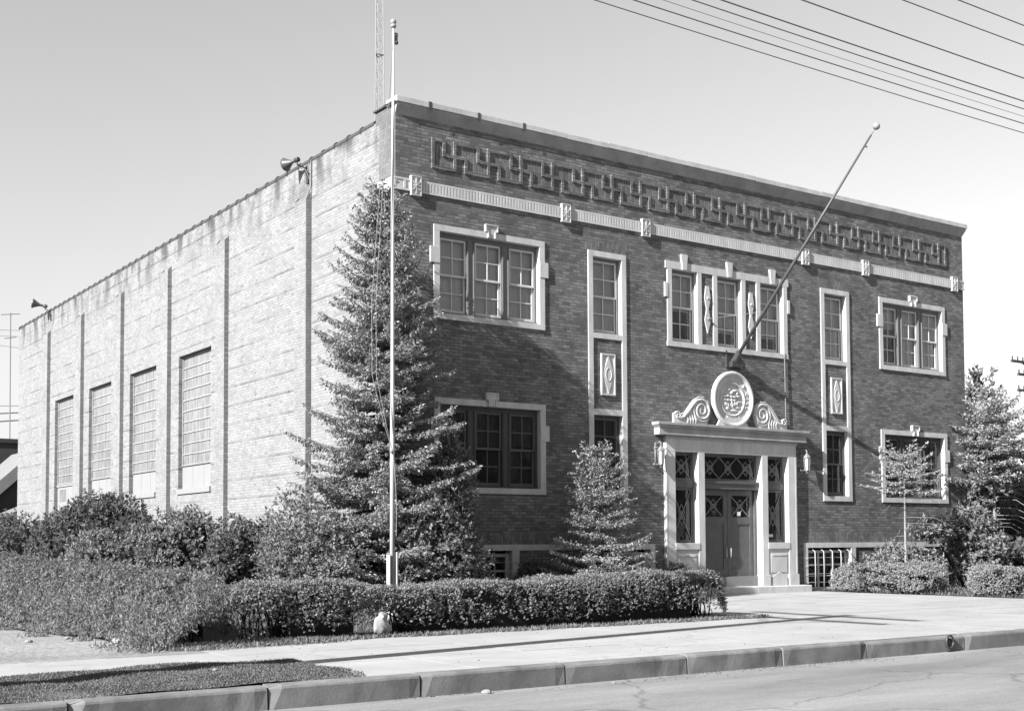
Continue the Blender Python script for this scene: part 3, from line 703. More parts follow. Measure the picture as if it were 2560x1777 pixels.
scroll(1); scroll(-1)
# doors, transom, sidelights
def lattice(mb, x0, x1, z0, z1, y, n=1):
    th = (y-.012, y+.006); wd = .022; w_ = (x1-x0)/n
    for k in range(n):
        a, b = x0+w_*k, x0+w_*(k+1); cx, cz = (a+b)/2, (z0+z1)/2
        mb.bar((a, z0), (b, z1), wd, th); mb.bar((a, z1), (b, z0), wd, (th[0]+.002, th[1]+.002))
        rx, rz = (b-a)*.17, min((z1-z0)*.22, (b-a)*.3)
        for s_ in (-1, 1):
            q = [(cx, cz+rz*s_*0+rz+.0), (cx+rx, cz), (cx, cz-rz), (cx-rx, cz)]; q = [(p_[0], p_[1]+s_*rz*.45) for p_ in q]
            for i in range(4): mb.bar(q[i], q[(i+1) % 4], .016, (th[0]+.001*s_, th[1]))
def framed(name, x0, x1, z0, z1, y, n, label=None, t=.06, cols=None):
    mb = MB(); mb.box(x0, x1, y, y+.05, z1-t, z1); mb.box(x0, x1, y, y+.05, z0, z0+t); mb.box(x0, x0+t, y+.001, y+.05, z0+t, z1-t); mb.box(x1-t, x1, y+.001, y+.05, z0+t, z1-t)
    o = part(mb, name, M['door'], label=label); l = MB(); lattice(l, x0+t, x1-t, z0+t, z1-t, y+.02, n); part(l, 'lattice', M['lead'], o)
    p = MB(); p.quad((x0+t, y+.03, z0+t), (x1-t, y+.03, z0+t), (x1-t, y+.03, z1-t), (x0+t, y+.03, z1-t)); part(p, 'pane', M['glass'], o); return o
YD = .15
framed('transom_window', 8.53, 10.47, 2.78, 3.44, .10, 3, 'leaded transom window above the double door')
mb = MB(); mb.box(8.53, 10.47, .02, .2, 2.58, 2.78); mb.box(8.53, 10.47, -.01, .02, 2.72, 2.77); mb.box(7.58, 8.30, .06, .2, 2.60, 2.76); mb.box(10.70, 11.42, .06, .2, 2.60, 2.76)
part(mb, 'transom_bar', M['door'])
for a, b in ((7.58, 8.30), (10.70, 11.42)):
    framed('sidelight', a, b, 2.765, 3.44, .10, 1); o = framed('sidelight', a, b, 1.27, 2.595, .10, 1)
    if a > 10: q = MB(); q.box(10.82, 11.05, .105, .112, 1.40, 1.47); part(q, 'notice', M['paper'], o)
for i, (a, b) in enumerate(((8.60, 9.495), (9.505, 10.40))):
    mb = MB(); y = YD; t = .13
    mb.box(a, b, y, y+.05, 2.43, 2.57); mb.box(a, b, y, y+.05, 1.72, 1.90); mb.box(a, b, y, y+.05, .42, .60)
    mb.box(a, a+t, y+.001, y+.05, .60, 1.72); mb.box(b-t, b, y+.001, y+.05, .60, 1.72); mb.box(a, a+t, y+.001, y+.05, 1.90, 2.43); mb.box(b-t, b, y+.001, y+.05, 1.90, 2.43)
    mb.box(a+t, b-t, y+.02, y+.04, .60, 1.72)
    d = part(mb, 'door', M['door'], label=('left' if i == 0 else 'right')+' leaf of the dark double door')
    l = MB(); lattice(l, a+t, b-t, 1.90, 2.43, y+.03, 1); part(l, 'lattice', M['lead'], d)
    p = MB(); p.quad((a+t, y+.035, 1.9), (b-t, y+.035, 1.9), (b-t, y+.035, 2.43), (a+t, y+.035, 2.43)); part(p, 'pane', M['glass'], d)
    hx = b-.06 if i == 0 else a+.06; h = MB(); h.tube([(hx, y+.01, 1.13), (hx, y-.05, 1.12), (hx, y-.055, 1.0), (hx, y-.05, .90), (hx, y+.01, .89)], .014, 8); h.box(hx-.02, hx+.02, y-.012, y-.0005, .87, 1.15); part(h, 'handle', M['brass'], d, smooth=True)
    if i == 1: q = MB(); q.box(9.84, 9.96, y+.005, y+.012, 1.93, 2.03); part(q, 'notice', M['paper'], d)
mb = MB(); mb.box(8.53, 8.599, .10, .2, .42, 2.58); mb.box(10.401, 10.47, .10, .2, .42, 2.58); part(mb, 'door_frame', M['door'])
mb = MB(); mb.box(8.53, 10.47, .06, .5, .171, .42); part(mb, 'threshold', M['asphalt'])
mb = MB(); mb.box(7.10, 11.90, -.42, .3, -.05, .17); mb.box(6.9, 12.12, -.12, -.001, -.05, .1) if 0 else None; part(mb, 'entrance_step', M['stone'], bevel=.012)

# ------------------------------------------------------------------ long side wall details
for k, yp in enumerate((4.02, 9.02, 13.42, 17.85, 22.32, 26.78)):
    mb = MB(); d = .12; zt = 9.35
    mb.quad((-d, yp, -.1), (-d, yp, zt), (-d, yp+.64, zt), (-d, yp+.64, -.1)); mb.quad((0, yp, -.1), (0, yp, zt+.14), (-d, yp, zt), (-d, yp, -.1))
    mb.quad((-d, yp+.64, -.1), (-d, yp+.64, zt), (0, yp+.64, zt+.14), (0, yp+.64, -.1))
    p = part(mb, 'pilaster', M['pil_side'])
def gridglass():
    m_ = bpy.data.materials.new('ribbed wired glass'); m_.use_nodes = True; n = m_.node_tree; p = n.nodes['Principled BSDF']; L = n.links
    p.inputs['Roughness'].default_value = .25; p.inputs['Specular IOR Level'].default_value = .6
    tc = n.nodes.new('ShaderNodeTexCoord'); mp = n.nodes.new('ShaderNodeMapping'); mp.inputs['Scale'].default_value = (1, 5, .9)
    t = n.nodes.new('ShaderNodeTexNoise'); t.inputs['Scale'].default_value = 2.2; t.inputs['Detail'].default_value = 4
    L.new(tc.outputs['Object'], mp.inputs[0]); L.new(mp.outputs[0], t.inputs[0])
    s = n.nodes.new('ShaderNodeSeparateXYZ'); L.new(tc.outputs['Object'], s.inputs[0])
    r = n.nodes.new('ShaderNodeMapRange'); r.inputs[1].default_value = .35; r.inputs[2].default_value = .65; r.inputs[3].default_value = .125; r.inputs[4].default_value = .21
    L.new(t.outputs[0], r.inputs[0]); L.new(r.outputs[0], p.inputs['Base Color']); return m_
M['gblock'] = gridglass()
for i, (a, b) in enumerate(SW):
    z0 = 2.87 if i < 3 else .6; gx = .15
    mb = MB(); mb.quad((gx, a, 3.56), (gx, b, 3.56), (gx, b, 6.70), (gx, a, 6.70))
    win = part(mb, 'window', M['gblock'], label='tall factory type window of small panes, number %s from the corner' % ('one', 'two', 'three', 'four')[i])
    fr_ = MB(); nr, nc = 10, 7
    for k in range(nr+1): zz = 3.56+(6.66-3.56)*k/nr; fr_.box(gx-.028, gx-.001, a+.03, b-.03, zz-.013, zz+.013)
    for k in range(nc+1): yy = a+.03+(b-a-.06)*k/nc; fr_.box(gx-.006, gx-.001, yy-.006, yy+.006, 3.56, 6.66)
    fr_.box(gx-.035, gx-.002, a, a+.035, 3.5, 6.70); fr_.box(gx-.035, gx-.002, b-.035, b, 3.5, 6.70)
    part(fr_, 'glazing_bars', M['stone_w'], win)
    if i < 3:
        q = MB(); q.box(gx-.02, gx+.04, a, b, 2.87, 3.53)
        part(q, 'lower_panel', M['wallpanel'], win)
        q = MB()
        for k in (1, 2): yy = a+(b-a)*k/3; q.box(gx-.0235, gx-.0203, yy-.008, yy+.008, 2.88, 3.52)
        q.box(gx-.06, gx-.0205, a, b, 3.528, 3.556); part(q, 'batten', M['rake'], win)
        q = MB(); q.box(-.05, .1, a-.03, b+.02, 2.72, 2.868); part(q, 'sill', M['wallpanel'], win, bevel=.004)
    else:
        q = MB(); q.box(gx-.02, gx+.04, a, b, .6, 3.53); q.box(gx-.04, gx-.0202, a+.1, a+1.0, .62, 2.9); q.box(gx-.06, gx-.0205, a, b, 3.45, 3.52); part(q, 'side_door', M['wallpanel'], win)
        q = MB(); q.box(gx-.05, gx-.0402, a+.3, a+.32, 1.9, 2.75); q.box(gx-.026, gx-.0202, a+1.3, b-.3, 2.9, 3.35); q.box(gx-.026, gx-.0202, a+1.3, b-.3, 1.4, 2.7); part(q, 'door_glass', M['gblock'], win)
mb = MB(); mb.tube([(-.03, 3.96, 10.2), (-.03, 3.96, 9.6), (-.145, 3.97, 9.3), (-.145, 3.97, 1.0)], .018, 6); mb.tube([(-.15, 4.3, 10.1), (-.12, 4.05, 10.0), (-.03, 3.97, 9.7)], .008, 5)
part(mb, 'conduit', M['steel'])
mb = MB(); mb.tube([(-.02, 1.62, 7.2), (-.02, 1.62, 3.0)], .008, 5); part(mb, 'conduit', M['steel'])
mb = MB(); mb.box(2.0, 2.8, 5.6, 6.4, 9.65, 10.2); mb.tube([(1.3, 1.6, 9.6), (1.3, 1.6, 11.2)], .04, 8); part(mb, 'roof_vent', M['stone'])

# ------------------------------------------------------------------ wall lanterns
def lantern(x, label):
    root = empty('wall_lantern', (x, 0, 3.05), label, 'lantern', 'pair of wall lanterns beside the entrance')
    L0 = -world_loc(root)
    def lp(mb, name, m_, par=root, **k): return part(mb, name, m_, par, **k)
    yc = -.19
    b = MB(); b.tube([(x, 0, 3.50), (x, -.06, 3.62), (x, -.14, 3.66), (x, -.20, 3.60), (x, -.19, 3.54)], .014, 6); b.tube([(x+.07*math.cos(t), -.06, 3.60+.06*math.sin(t)) for t in np.linspace(0, 5.2, 14)], .011, 6)
    b.tube([(x-.10, -.08, 3.50), (x-.04, -.1, 3.52), (x+.06, -.1, 3.50)], .013, 6); b.ball((x-.10, -.08, 3.50), .028); b.tube([(x-.10, -.05, 3.12), (x, -.1, 3.10), (x+.02, 0, 3.15)], .012, 6); b.ball((x-.10, -.05, 3.12), .03); b.box(x-.04, x+.04, -.012, .0, 3.05, 3.62)
    lp(b, 'bracket', M['steel'], smooth=True)
    h = MB(); h.lathe([(.012, .54), (.02, .50), (.075, .44), (.10, .40), (.10, .385), (.085, .38)], (x, yc, 3.05), n=6); h.lathe([(.062, .07), (.07, .06), (.03, .02), (.01, -.02)], (x, yc, 3.05), n=6)
    for k in range(6):
        a = k*math.pi/3; h.tube([(x+.063*math.cos(a), yc+.063*math.sin(a), 3.11), (x+.085*math.cos(a), yc+.085*math.sin(a), 3.44)], .008, 5)
    lp(h, 'housing', M['steel']); g_ = MB(); g_.lathe([(.052, .07), (.074, .38)], (x, yc, 3.05), n=6); lp(g_, 'lamp_glass', M['bulb'])
lantern(7.04, 'iron scroll lantern left of the doorway, above the small spruce')
lantern(12.03, 'iron scroll lantern right of the doorway in the cornice shadow')

# ------------------------------------------------------------------ slanting flag staff over the door
root = empty('slanting_flagstaff', (9.55, -.02, 5.72), 'dark slanting flagstaff with ball tip over the entrance medallion', 'flagstaff')
base = Vector((9.57, -.12, 5.80)); tip = base+Vector((.55, -4.0, 4.92)); tip = Vector((10.20, -4.05, 10.70))
C0 = Vector((-12.640, -22.609, 1.27)); 
def at_px(u, v, dist):
    d = fw+r2*((u-1313.06)/3147.7)-u2*((v-1210.28)/3147.7); return C0+d*dist
tip = at_px(2191, 316, 28.9)
mb = MB(); ax_ = (tip-base).normalized(); mb.tube([base, base+(tip-base)*.5, tip-ax_*.22], [.045, .038, .022], 12); part(mb, 'staff', M['poledark'], root, smooth=True)
mb = MB(); mb.tube([tip-ax_*.22, tip], .012, 8); mb.ball(tip, .085, n=12); part(mb, 'finial_ball', M['brass'], root, smooth=True)
mb = MB(); mb.box(9.35, 9.78, -.05, -.001, 5.60, 5.94); mb.tube([base-ax_*.12, base+ax_*.22], .085, 10); mb.box(9.44, 9.70, -.17, -.052, 5.62, 5.76); mb.tube([(9.38, -.03, 5.9), (9.32, -.08, 6.02)], .02, 6); mb.tube([(9.76, -.03, 5.66), (9.8, -.08, 5.56)], .025, 6)
part(mb, 'wall_socket', M['darkmetal'], root)
mb = MB(); st = base+(tip-base)*.22
mb.tube([(8.76, -.05, 6.76), st], .007, 5); mb.tube([(10.27, -.05, 6.76), st], .006, 5); mb.tube([(11.42, -.04, 6.15), (11.42, -.05, 4.13)], .012, 6); mb.ball((8.76, -.05, 6.76), .035)
mb.tube([base+(tip-base)*.9, base+(tip-base)*.55+Vector((0, .02, -.07)), base+(tip-base)*.1+Vector((0, 0, -.05))], .005, 5)
part(mb, 'stay_wire', M['steel'], root)
mb = MB(); q = tip-ax_*.42+Vector((0, 0, -.09)); mb.ball(q, .025, n=6); part(mb, 'pulley', M['darkmetal'], root)

# ------------------------------------------------------------------ tall white flagpole in front of the spruce
fx, fy = -2.58, -4.5
root = empty('flagpole', (fx, fy, 0), 'tall white flagpole with halyard standing between the hedge and the big spruce', 'flagpole')
mb = MB(); mb.tube([(fx, fy, 0), (fx+.005, fy, 3), (fx+.01, fy, 6.2), (fx+.03, fy, 9.9)], [.040, .036, .030, .019], 14); part(mb, 'pole', M['polewhite'], root, smooth=True)
mb = MB(); mb.ball((fx+.03, fy, 9.96), .05, n=10); mb.lathe([(.035, 9.86), (.05, 9.89), (.035, 9.92)], (fx+.03, fy, 0)); part(mb, 'finial_ball', M['brass'], root, smooth=True)
mb = MB(); mb.box(fx+.05, fx+.10, fy-.02, fy+.02, 9.60, 9.78); mb.ball((fx+.085, fy, 9.62), .035, n=6); mb.ball((fx+.085, fy, 9.74), .03, n=6); part(mb, 'pulley', M['darkmetal'], root)
mb = MB()
for o_, zt in ((-.16, 7.35), (-.24, 7.35)):
    mb.tube([(fx-.0, fy-.05, 9.7), (fx-.04+o_*.35, fy-.05, 8.2), (fx-.1+o_*.7, fy-.06, 7.0), (fx-.17+o_, fy-.06, 5.2), (fx-.16+o_, fy-.06, 4.0), (fx-.08+o_*.4, fy-.07, 3.2), (fx-.02, fy-.07, 2.75)], .0045, 5)
mb.tube([(fx-.02, fy-.07, 2.75), (fx+.02, fy-.075, 2.3), (fx+.05, fy-.06, 1.9), (fx+.055, fy-.04, 1.4)], .006, 5)
mb.ball((fx-.045, fy-.06, 2.78), .03, n=6); part(mb, 'halyard', M['rope'], root)
mb = MB(); mb.box(fx-.078, fx-.052, fy-.05, fy+.05, 0, 1.10); mb.box(fx+.058, fx+.084, fy-.05, fy+.05, 0, 1.14); mb.box(fx-.052, fx+.058, fy+.042, fy+.05, 0, 1.0)
part(mb, 'ground_sleeve', M['polewhite'], root, bevel=.004)
mb = MB(); mb.lathe([(.20, 0), (.20, .12), (.17, .15)], (fx, fy, 0)); part(mb, 'concrete_footing', M['conc'], root)

# ------------------------------------------------------------------ horn speakers on the side parapet
def horn(loc, d, s, label):
    root = empty('horn_loudspeaker', loc, label, 'loudspeaker', 'horn loudspeakers on the side parapet'); root.rotation_euler = (0, 0, 0)
    d = Vector(d).normalized(); c = Vector(loc)
    mb = MB(); mb.lathe([(.045*s, -.20*s), (.055*s, -.18*s), (.065*s, 0), (.09*s, .08*s), (.145*s, .20*s), (.21*s, .32*s), (.26*s, .40*s), (.25*s, .40*s), (.13*s, .20*s), (.03*s, .05*s)], c, d, 28); part(mb, 'bell', M['bellmetal'], root, smooth=True)
    mb = MB(); mb.lathe([(.085*s, -.34*s), (.095*s, -.32*s), (.095*s, -.16*s), (.07*s, -.14*s)], c, d, 16); part(mb, 'driver', M['darkmetal'], root, smooth=True)
    mb = MB(); q = c-d*.22*s; w_ = Vector((-.03, q.y-.1, q.z-.42)); mb.tube([q, q+Vector((0, -.05, -.12)), Vector((-.10, q.y-.1, q.z-.18)), w_], .022, 6); mb.box(-.04, -.001, w_.y-.05, w_.y+.05, w_.z-.12, w_.z+.12); part(mb, 'bracket', M['darkmetal'], root)
horn((-.30, 4.38, 10.24), (-.30, 1.0, -.10), .62, 'dark horn loudspeaker near the flagpole corner of the parapet')
horn((-.36, 26.9, 10.42), (-.9, .42, .22), .72, 'small dark horn loudspeaker at the far end of the parapet')

# ------------------------------------------------------------------ lattice mast on the roof
root = empty('radio_mast', (4.9, 9.9, 9.65), 'slim lattice radio mast rising behind the front parapet', 'mast')
mb = MB(); mx_, my_ = 4.98, 9.9
def ring(z): 
    r_ = .20*(1-(z-9.6)/22); return [(mx_+r_*math.cos(a), my_+r_*math.sin(a), z) for a in (R(200), R(320), R(80))]
for k in range(3): mb.tube([ring(9.6)[k], ring(21)[k]], .014, 5)
part(mb, 'mast_leg', M['steel'], root); mb = MB(); z = 9.7; i = 0
while z < 20.9:
    a, b = ring(z), ring(z+.45)
    for k in range(3): mb.tube([a[k], b[(k+1) % 3]], .005, 4); 
    z += .45; i += 1
for zz in (15.75,):
    a = ring(zz)
    for k in range(3): mb.tube([a[k], a[(k+1) % 3]], .02, 5)
mb.tube([(mx_, my_, 9.6), (mx_, my_, 21)], .010, 5)
part(mb, 'mast_brace', M['steel'], root)

# ------------------------------------------------------------------ utility pole up the street on the left and its wires
ux, uy = -11.66, -11.0
root = empty('utility_pole', (ux, uy, 0), 'tall wooden utility pole with two crossarms at the kerb', 'utility pole')
mb = MB(); mb.tube([(ux, uy, -.2), (ux, uy, 5), (ux, uy, 10.0)], [.20, .17, .14], 14); part(mb, 'pole', M['pole_wood'], root, smooth=True)
mb = MB(); mb.box(ux+.10, ux+.20, uy-1.7, uy+2.0, 9.63, 9.75); mb.box(ux+.10, ux+.20, uy-1.7, uy+2.0, 8.95, 9.07)
for s_ in (-1, 1): mb.tube([(ux+.12, uy+s_*.1, 8.4), (ux+.12, uy+s_*.8, 8.95)], .02, 5)
part(mb, 'crossarm', M['pole_wood'], root)
WY = [(-9.05, 9.0, 8.83, .013), (-9.33, 9.0, 8.85, .015), (-9.72, 9.0, 8.76, .007), (-10.02, 9.0, 8.72, .014), (-10.25, 9.0, 8.72, .017), (-10.95, 9.0, 8.68, .016), (-10.6, 9.65, 9.46, .015), (-11.05, 9.65, 9.48, .015)]
mb = MB()
for y, z, zs_, r_ in WY: mb.lathe([(.03, 0), (.045, .05), (.025, .09), (.04, .12), (.01, .14)], (ux+.15, y, z+.05), n=8)
part(mb, 'insulator', M['bulb'], root)
wl = ['lowest overhead wire, nearest the building roofline', 'second lowest overhead wire from the roofline', 'thinnest pale overhead wire', 'overhead wire just above the thin pale one', 'thick middle overhead wire', 'overhead wire well above the middle group', 'second highest overhead wire in the top right corner', 'highest overhead wire, cutting the top right corner']
for (y, z, zs_, r_), lb in zip(WY, wl):
    mb = MB(); pts = []
    xm = 14.0; L2 = xm-ux
    for k in range(41):
        x = ux+2*L2*k/40; pts.append((x, y, zs_-.06+(z+.15-zs_)*0+((x-6.0)/(6.0-ux-2))**2*0.0+0.0))
    # gentle catenary fitted between the poles
    pts = [(px, py, zs_+.0007*(px-3.5)**2) for px, py, _ in pts]
    mb.tube(pts, r_*.62, 5); solo(mb, 'overhead_wire', M['wire'], (ux, y, zs_), lb, 'wire', 'street wires overhead')

# pole arms at the far right edge
root = empty('utility_pole', (53.6, 20.0, 0), 'distant utility pole with three crossarms at the right edge', 'utility pole')
mb = MB(); mb.tube([(53.6, 20, 0), (53.6, 20, 12.0)], [.17, .12], 10); part(mb, 'pole', M['pole_wood'], root)
for z, x0_, x1_ in ((11.52, 51.15, 56), (10.80, 51.75, 55.4), (9.88, 51.7, 55.4)):
    mb = MB(); mb.box(x0_, x1_, 19.8, 19.92, z-.07, z+.07)
    for xx in (x0_+.1, x0_+.6, x0_+1.1): mb.tube([(xx, 19.86, z), (xx, 19.86, z+.28)], .045, 6)
    part(mb, 'crossarm', M['pole_wood'], root)
mb = MB(); mb.tube([(52.2, 19.85, 11.45), (53.5, 19.85, 10.9)], .04, 5); part(mb, 'brace', M['pole_wood'], root)

# ------------------------------------------------------------------ far left background
root = empty('dark_building', (-4, 60, 0), 'dark flat roofed building far behind the left end of the pale wall', 'building')
mb = MB(); mb.box(-30, 7.2, 55, 66, 0, 7.3); part(mb, 'wall', M['house'], root); mb = MB(); mb.box(-30.2, 7.4, 54.9, 66.1, 7.3, 7.55); part(mb, 'roof', M['roofd'], root)
mb = MB(); mb.box(4.9, 5.6, 54.96, 54.999, 1.5, 3.2); part(mb, 'window', M['glass'], root)
root = empty('gabled_house', (-1, 48, 0), 'small dark gabled house with pale rake boards at the left edge', 'house')
mb = MB(); mb.prism([(-4, 0), (4.6, 0), (4.6, 3.6), (4.6, 6.2), (-4, -1.8+0.0) if 0 else (-4, 0)], 48, 53) if 0 else None
mb.box(-3, 4.4, 48, 53, 0, 2.6); mb.prism([(-3, 2.6), (4.4, 2.6), (4.4, 5.4), (2.9, 4.2)], 48.001, 53); part(mb, 'wall', M['house'], root)
mb = MB(); mb.bar((-1.6, .2), (4.9, 6.3), .55, (47.6, 53.4)); part(mb, 'roof', M['rake'], root)
root = empty('shed', (0, 44, 0), 'low shed with pale sloping roof at the left edge', 'shed')
mb = MB(); mb.box(-3, 3.0, 44.2, 46.5, 0, 1.9); part(mb, 'wall', M['house'], root)
mb = MB(); mb.bar((-1.5, .9), (4.6, 3.5), .55, (43.9, 46.8)); part(mb, 'roof', M['rake'], root)
root = empty('antenna_mast', (5.7, 58, 7.55), 'thin antenna mast on the dark building roof, left edge', 'mast')
mb = MB(); mb.tube([(5.65, 58, 7.5), (5.6, 58, 15.5)], .035, 6)
for z_, l_ in ((15.35, .55), (13.9, .35)): mb.tube([(5.6-l_, 58, z_), (5.6+l_, 58, z_+.15)], .025, 5)
part(mb, 'pole', M['steel'], root)
for i, (za, zb, r_, lb) in enumerate(((14.72, 14.80, .014, 'uppermost thin wire left of the far wall end'), (14.35, 14.42, .014, 'second thin wire left of the far wall end'), (13.75, 13.70, .014, 'slanting thin wire left of the far wall end'), (9.97, 10.05, .02, 'pale wire above the dark building'), (9.50, 9.62, .045, 'upper thick cable above the dark building'), (9.0, 9.15, .05, 'lower thick cable above the dark building'))):
    mb = MB(); s_ = (zb-za)/1.2; mb.tube([(-40, 60, za-s_*45), (5.4, 60, za), (12, 60, za+s_*6.6)], r_, 5); solo(mb, 'cable', M['steel'], (-40, 60, za-s_*45), lb, 'wire', 'far wires at the left edge')

# ------------------------------------------------------------------ vegetation
def rnd3(r_): return np.array([r_.gauss(0, 1), r_.gauss(0, 1), r_.gauss(0, 1)])
def spruce(name, x, y, H, Rm, label, z0=.25, n_whorl=26, per=9, lean=0., expn=.62, dens=1., skip=None, m_=None, tr=.09, cat='tree', shape=None, seed=3, droop=.22, tw=.11, upt=.16, hang=.3, bark='bark', bare=0, ragged=False):
    global rng
    rng = np.random.default_rng(seed); rnd_ = random.Random(seed)
    root = empty(name, (x, y, 0), label, cat)
    mb = MB(); mb.tube([(x, y, 0), (x+lean*.5, y, H*.5), (x+lean, y, H)], [tr, tr*.6, .012], 8)
    Cs, Us, Ss, Ls, Ws, Rn = [], [], [], [], [], []
    for wv in range(n_whorl):
        f_ = wv/(n_whorl-1); z = z0+(H-z0-.12)*(f_**.95)
        Rz = Rm*(max(0, 1-(z-z0*.5)/(H*1.0)))**expn+.10
        if shape: Rz *= shape(z)
        ph0 = rnd_.random()*6.28
        for b in range(per):
            if skip and rnd_.random() < skip(z, ph0+b*6.283/per): continue
            ph = ph0+b*6.283/per+rnd_.uniform(-.25, .25); L_ = Rz*(rnd_.uniform(.55, 1.15) if ragged else rnd_.uniform(.68, 1.12))
            dx, dy = math.cos(ph), math.sin(ph); n_ = max(4, int(L_/.09)); zb = z+rnd_.uniform(-.06, .06)
            dr_ = droop*rnd_.uniform(.5, 1.4)*(1.1-f_); ut = upt*rnd_.uniform(.3, 1.5)+f_**3*.5
            P = [np.array([x+lean*z/H+dx*L_*t, y+dy*L_*t, zb-dr_*L_*t*1.2+(dr_+ut)*L_*t*t*.9]) for t in np.linspace(0, 1, n_)]
            mb.tube([tuple(P[0]), tuple(P[n_//2]), tuple(P[-1])], [.012+.012*L_, .010, .004], 4, cap=False)
            for k in range(1, n_):
                t = k/(n_-1); p = P[k]; ax = P[k]-P[k-1]; ax = ax/np.linalg.norm(ax)
                sd_ = np.array([-dy, dx, 0.])
                if t > .15:
                    for s_ in (-1, 1):
                        ll = (.32*L_*(1-t)**.7+.10)*rnd_.uniform(.6, 1.15)
                        d2 = ax*.75+sd_*s_*rnd_.uniform(.7, 1.0)+np.array([0, 0, rnd_.uniform(-.22, .10)]); d2 /= np.linalg.norm(d2)
                        nn = max(2, int(ll/.075*dens))
                        for j in range(nn):
                            q = p+d2*ll*(j+.5)/nn; 
                            Cs.append(q+np.array([rnd_.gauss(0, .012), rnd_.gauss(0, .012), rnd_.gauss(0, .014)])); dd = d2+np.array([rnd_.gauss(0, .3), rnd_.gauss(0, .3), rnd_.gauss(0, .22)]); Us.append(dd)
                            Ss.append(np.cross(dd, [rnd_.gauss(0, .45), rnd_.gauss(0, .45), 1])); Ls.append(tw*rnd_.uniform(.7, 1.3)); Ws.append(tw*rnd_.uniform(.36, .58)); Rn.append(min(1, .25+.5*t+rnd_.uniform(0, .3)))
                            if rnd_.random() < hang:      # short hanging sprays under the branch
                                Cs.append(q+np.array([rnd_.gauss(0, .02), rnd_.gauss(0, .02), -tw*.45])); dd = d2*.6+np.array([rnd_.gauss(0, .4), rnd_.gauss(0, .4), -.9]); Us.append(dd); Ss.append(rnd3(rnd_)); Ls.append(tw*rnd_.uniform(.7, 1.1)); Ws.append(tw*rnd_.uniform(.3, .5)); Rn.append(.2)
                Cs.append(p); Us.append(ax+np.array([rnd_.gauss(0, .2)]*3)); Ss.append(sd_+np.array([0, 0, rnd_.gauss(0, .4)])); Ls.append(tw*1.2); Ws.append(tw*.4); Rn.append(.5)
    for k in range(bare):
        z = z0*.45+z0*.55*(k+.5)/bare; ph = rnd_.choice((rnd_.uniform(-1.3, .1), rnd_.uniform(0, 6.28))); L_ = rnd_.uniform(.35, .72)*Rm
        mb.tube([(x, y, z), (x+math.cos(ph)*L_*.6, y+math.sin(ph)*L_*.6, z-.02), (x+math.cos(ph)*L_, y+math.sin(ph)*L_, z-.22*L_)], [.18*tr, .13*tr, .05*tr], 4, cap=False)
    part(mb, 'trunk', M[bark], root)
    leaf_mesh('crown', np.array(Cs), np.array(Us), np.array(Ss), np.array(Ls), np.array(Ws), m_ or M['spruce'], root, np.array(Rn))
    return root

def bush(name, blobs, leaf, n, label, m_, cat='shrub', seed=1, core=True, stem=None, rough=.22, group=None, upright=0.3, fill=.35):
    """leaf cloud over several ellipsoid lobes (x,y,z,rx,ry,rz); leaves sit near the uneven skin"""
    global rng
    rng = np.random.default_rng(seed); bx = np.array(blobs, float); base = (bx[:, 0].mean(), bx[:, 1].mean(), 0)
    root = empty(name, base, label, cat, group)
    area = (bx[:, 3]*bx[:, 5]+bx[:, 4]*bx[:, 5]+bx[:, 3]*bx[:, 4]); area /= area.sum(); Cs = []; Ds = []
    for b, a in zip(bx, area):
        k = int(n*a); d = rdir(k); r_ = 1-rng.random(k)**2*fill
        P = b[:3]+d*b[3:]*r_[:, None]
        nz = lump(P, seed+5, 5.0/max(.4, b[3:].mean()))
        P = b[:3]+(P-b[:3])*(1+rough*nz)[:, None]; P += rng.normal(size=(k, 3))*leaf*.6
        keep = P[:, 2] > .02
        P = P[keep]; d = d[keep]; nz2 = lump(P, seed+9, 7.5/max(.5, b[3:].mean())*1.3); kk = nz2 > -.42; Cs.append(P[kk]); Ds.append(d[kk])
    C_ = np.concatenate(Cs); D_ = np.concatenate(Ds); K = 7; pick = rng.random(len(C_)) < 1.25/K
    D_ = D_[pick]+rng.normal(size=(pick.sum(), 3))*.45; D_[:, 2] += upright+.25
    C_, U, S, sz, rr_ = sprigs(C_[pick], D_, leaf*1.12, K)
    leaf_mesh('foliage', C_, U, S, sz*1.15, sz*.5, m_, root, rr_)
    mb = MB()
    if core:
        for b in bx:
            i0 = len(mb.v); mb.ball((b[0], b[1], b[2]), b[3]*.74, b[4]*.74, b[5]*.74, 8)
    for b in bx[:8]: mb.tube([(base[0], base[1], 0), ((base[0]+b[0])/2, (base[1]+b[1])/2, b[2]*.5), (b[0], b[1], b[2])], [.05, .035, .015], 6)
    part(mb, 'stems', M['twig'], root, smooth=True)
    return root

# big spruce at the corner
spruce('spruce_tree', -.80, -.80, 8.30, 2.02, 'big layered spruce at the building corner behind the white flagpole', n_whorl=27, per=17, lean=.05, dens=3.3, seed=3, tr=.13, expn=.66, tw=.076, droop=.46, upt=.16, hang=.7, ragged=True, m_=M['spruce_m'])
# small irregular spruce left of the door
def sk(z, ph): return .5 if 1.30 < z < 1.55 else .06
def shp(z):
    return 1.25 if z < 1.25 else (.85 if z < 1.6 else 1.0)
spruce('spruce_tree', 4.50, -1.25, 3.30, 1.12, 'small ragged spruce below the tall window left of the door', n_whorl=14, per=19, lean=-.25, seed=8, skip=sk, shape=shp, tr=.045, dens=3.4, tw=.062, ragged=True, upt=.15, expn=.6, hang=.4, m_=M['spruce_m'])
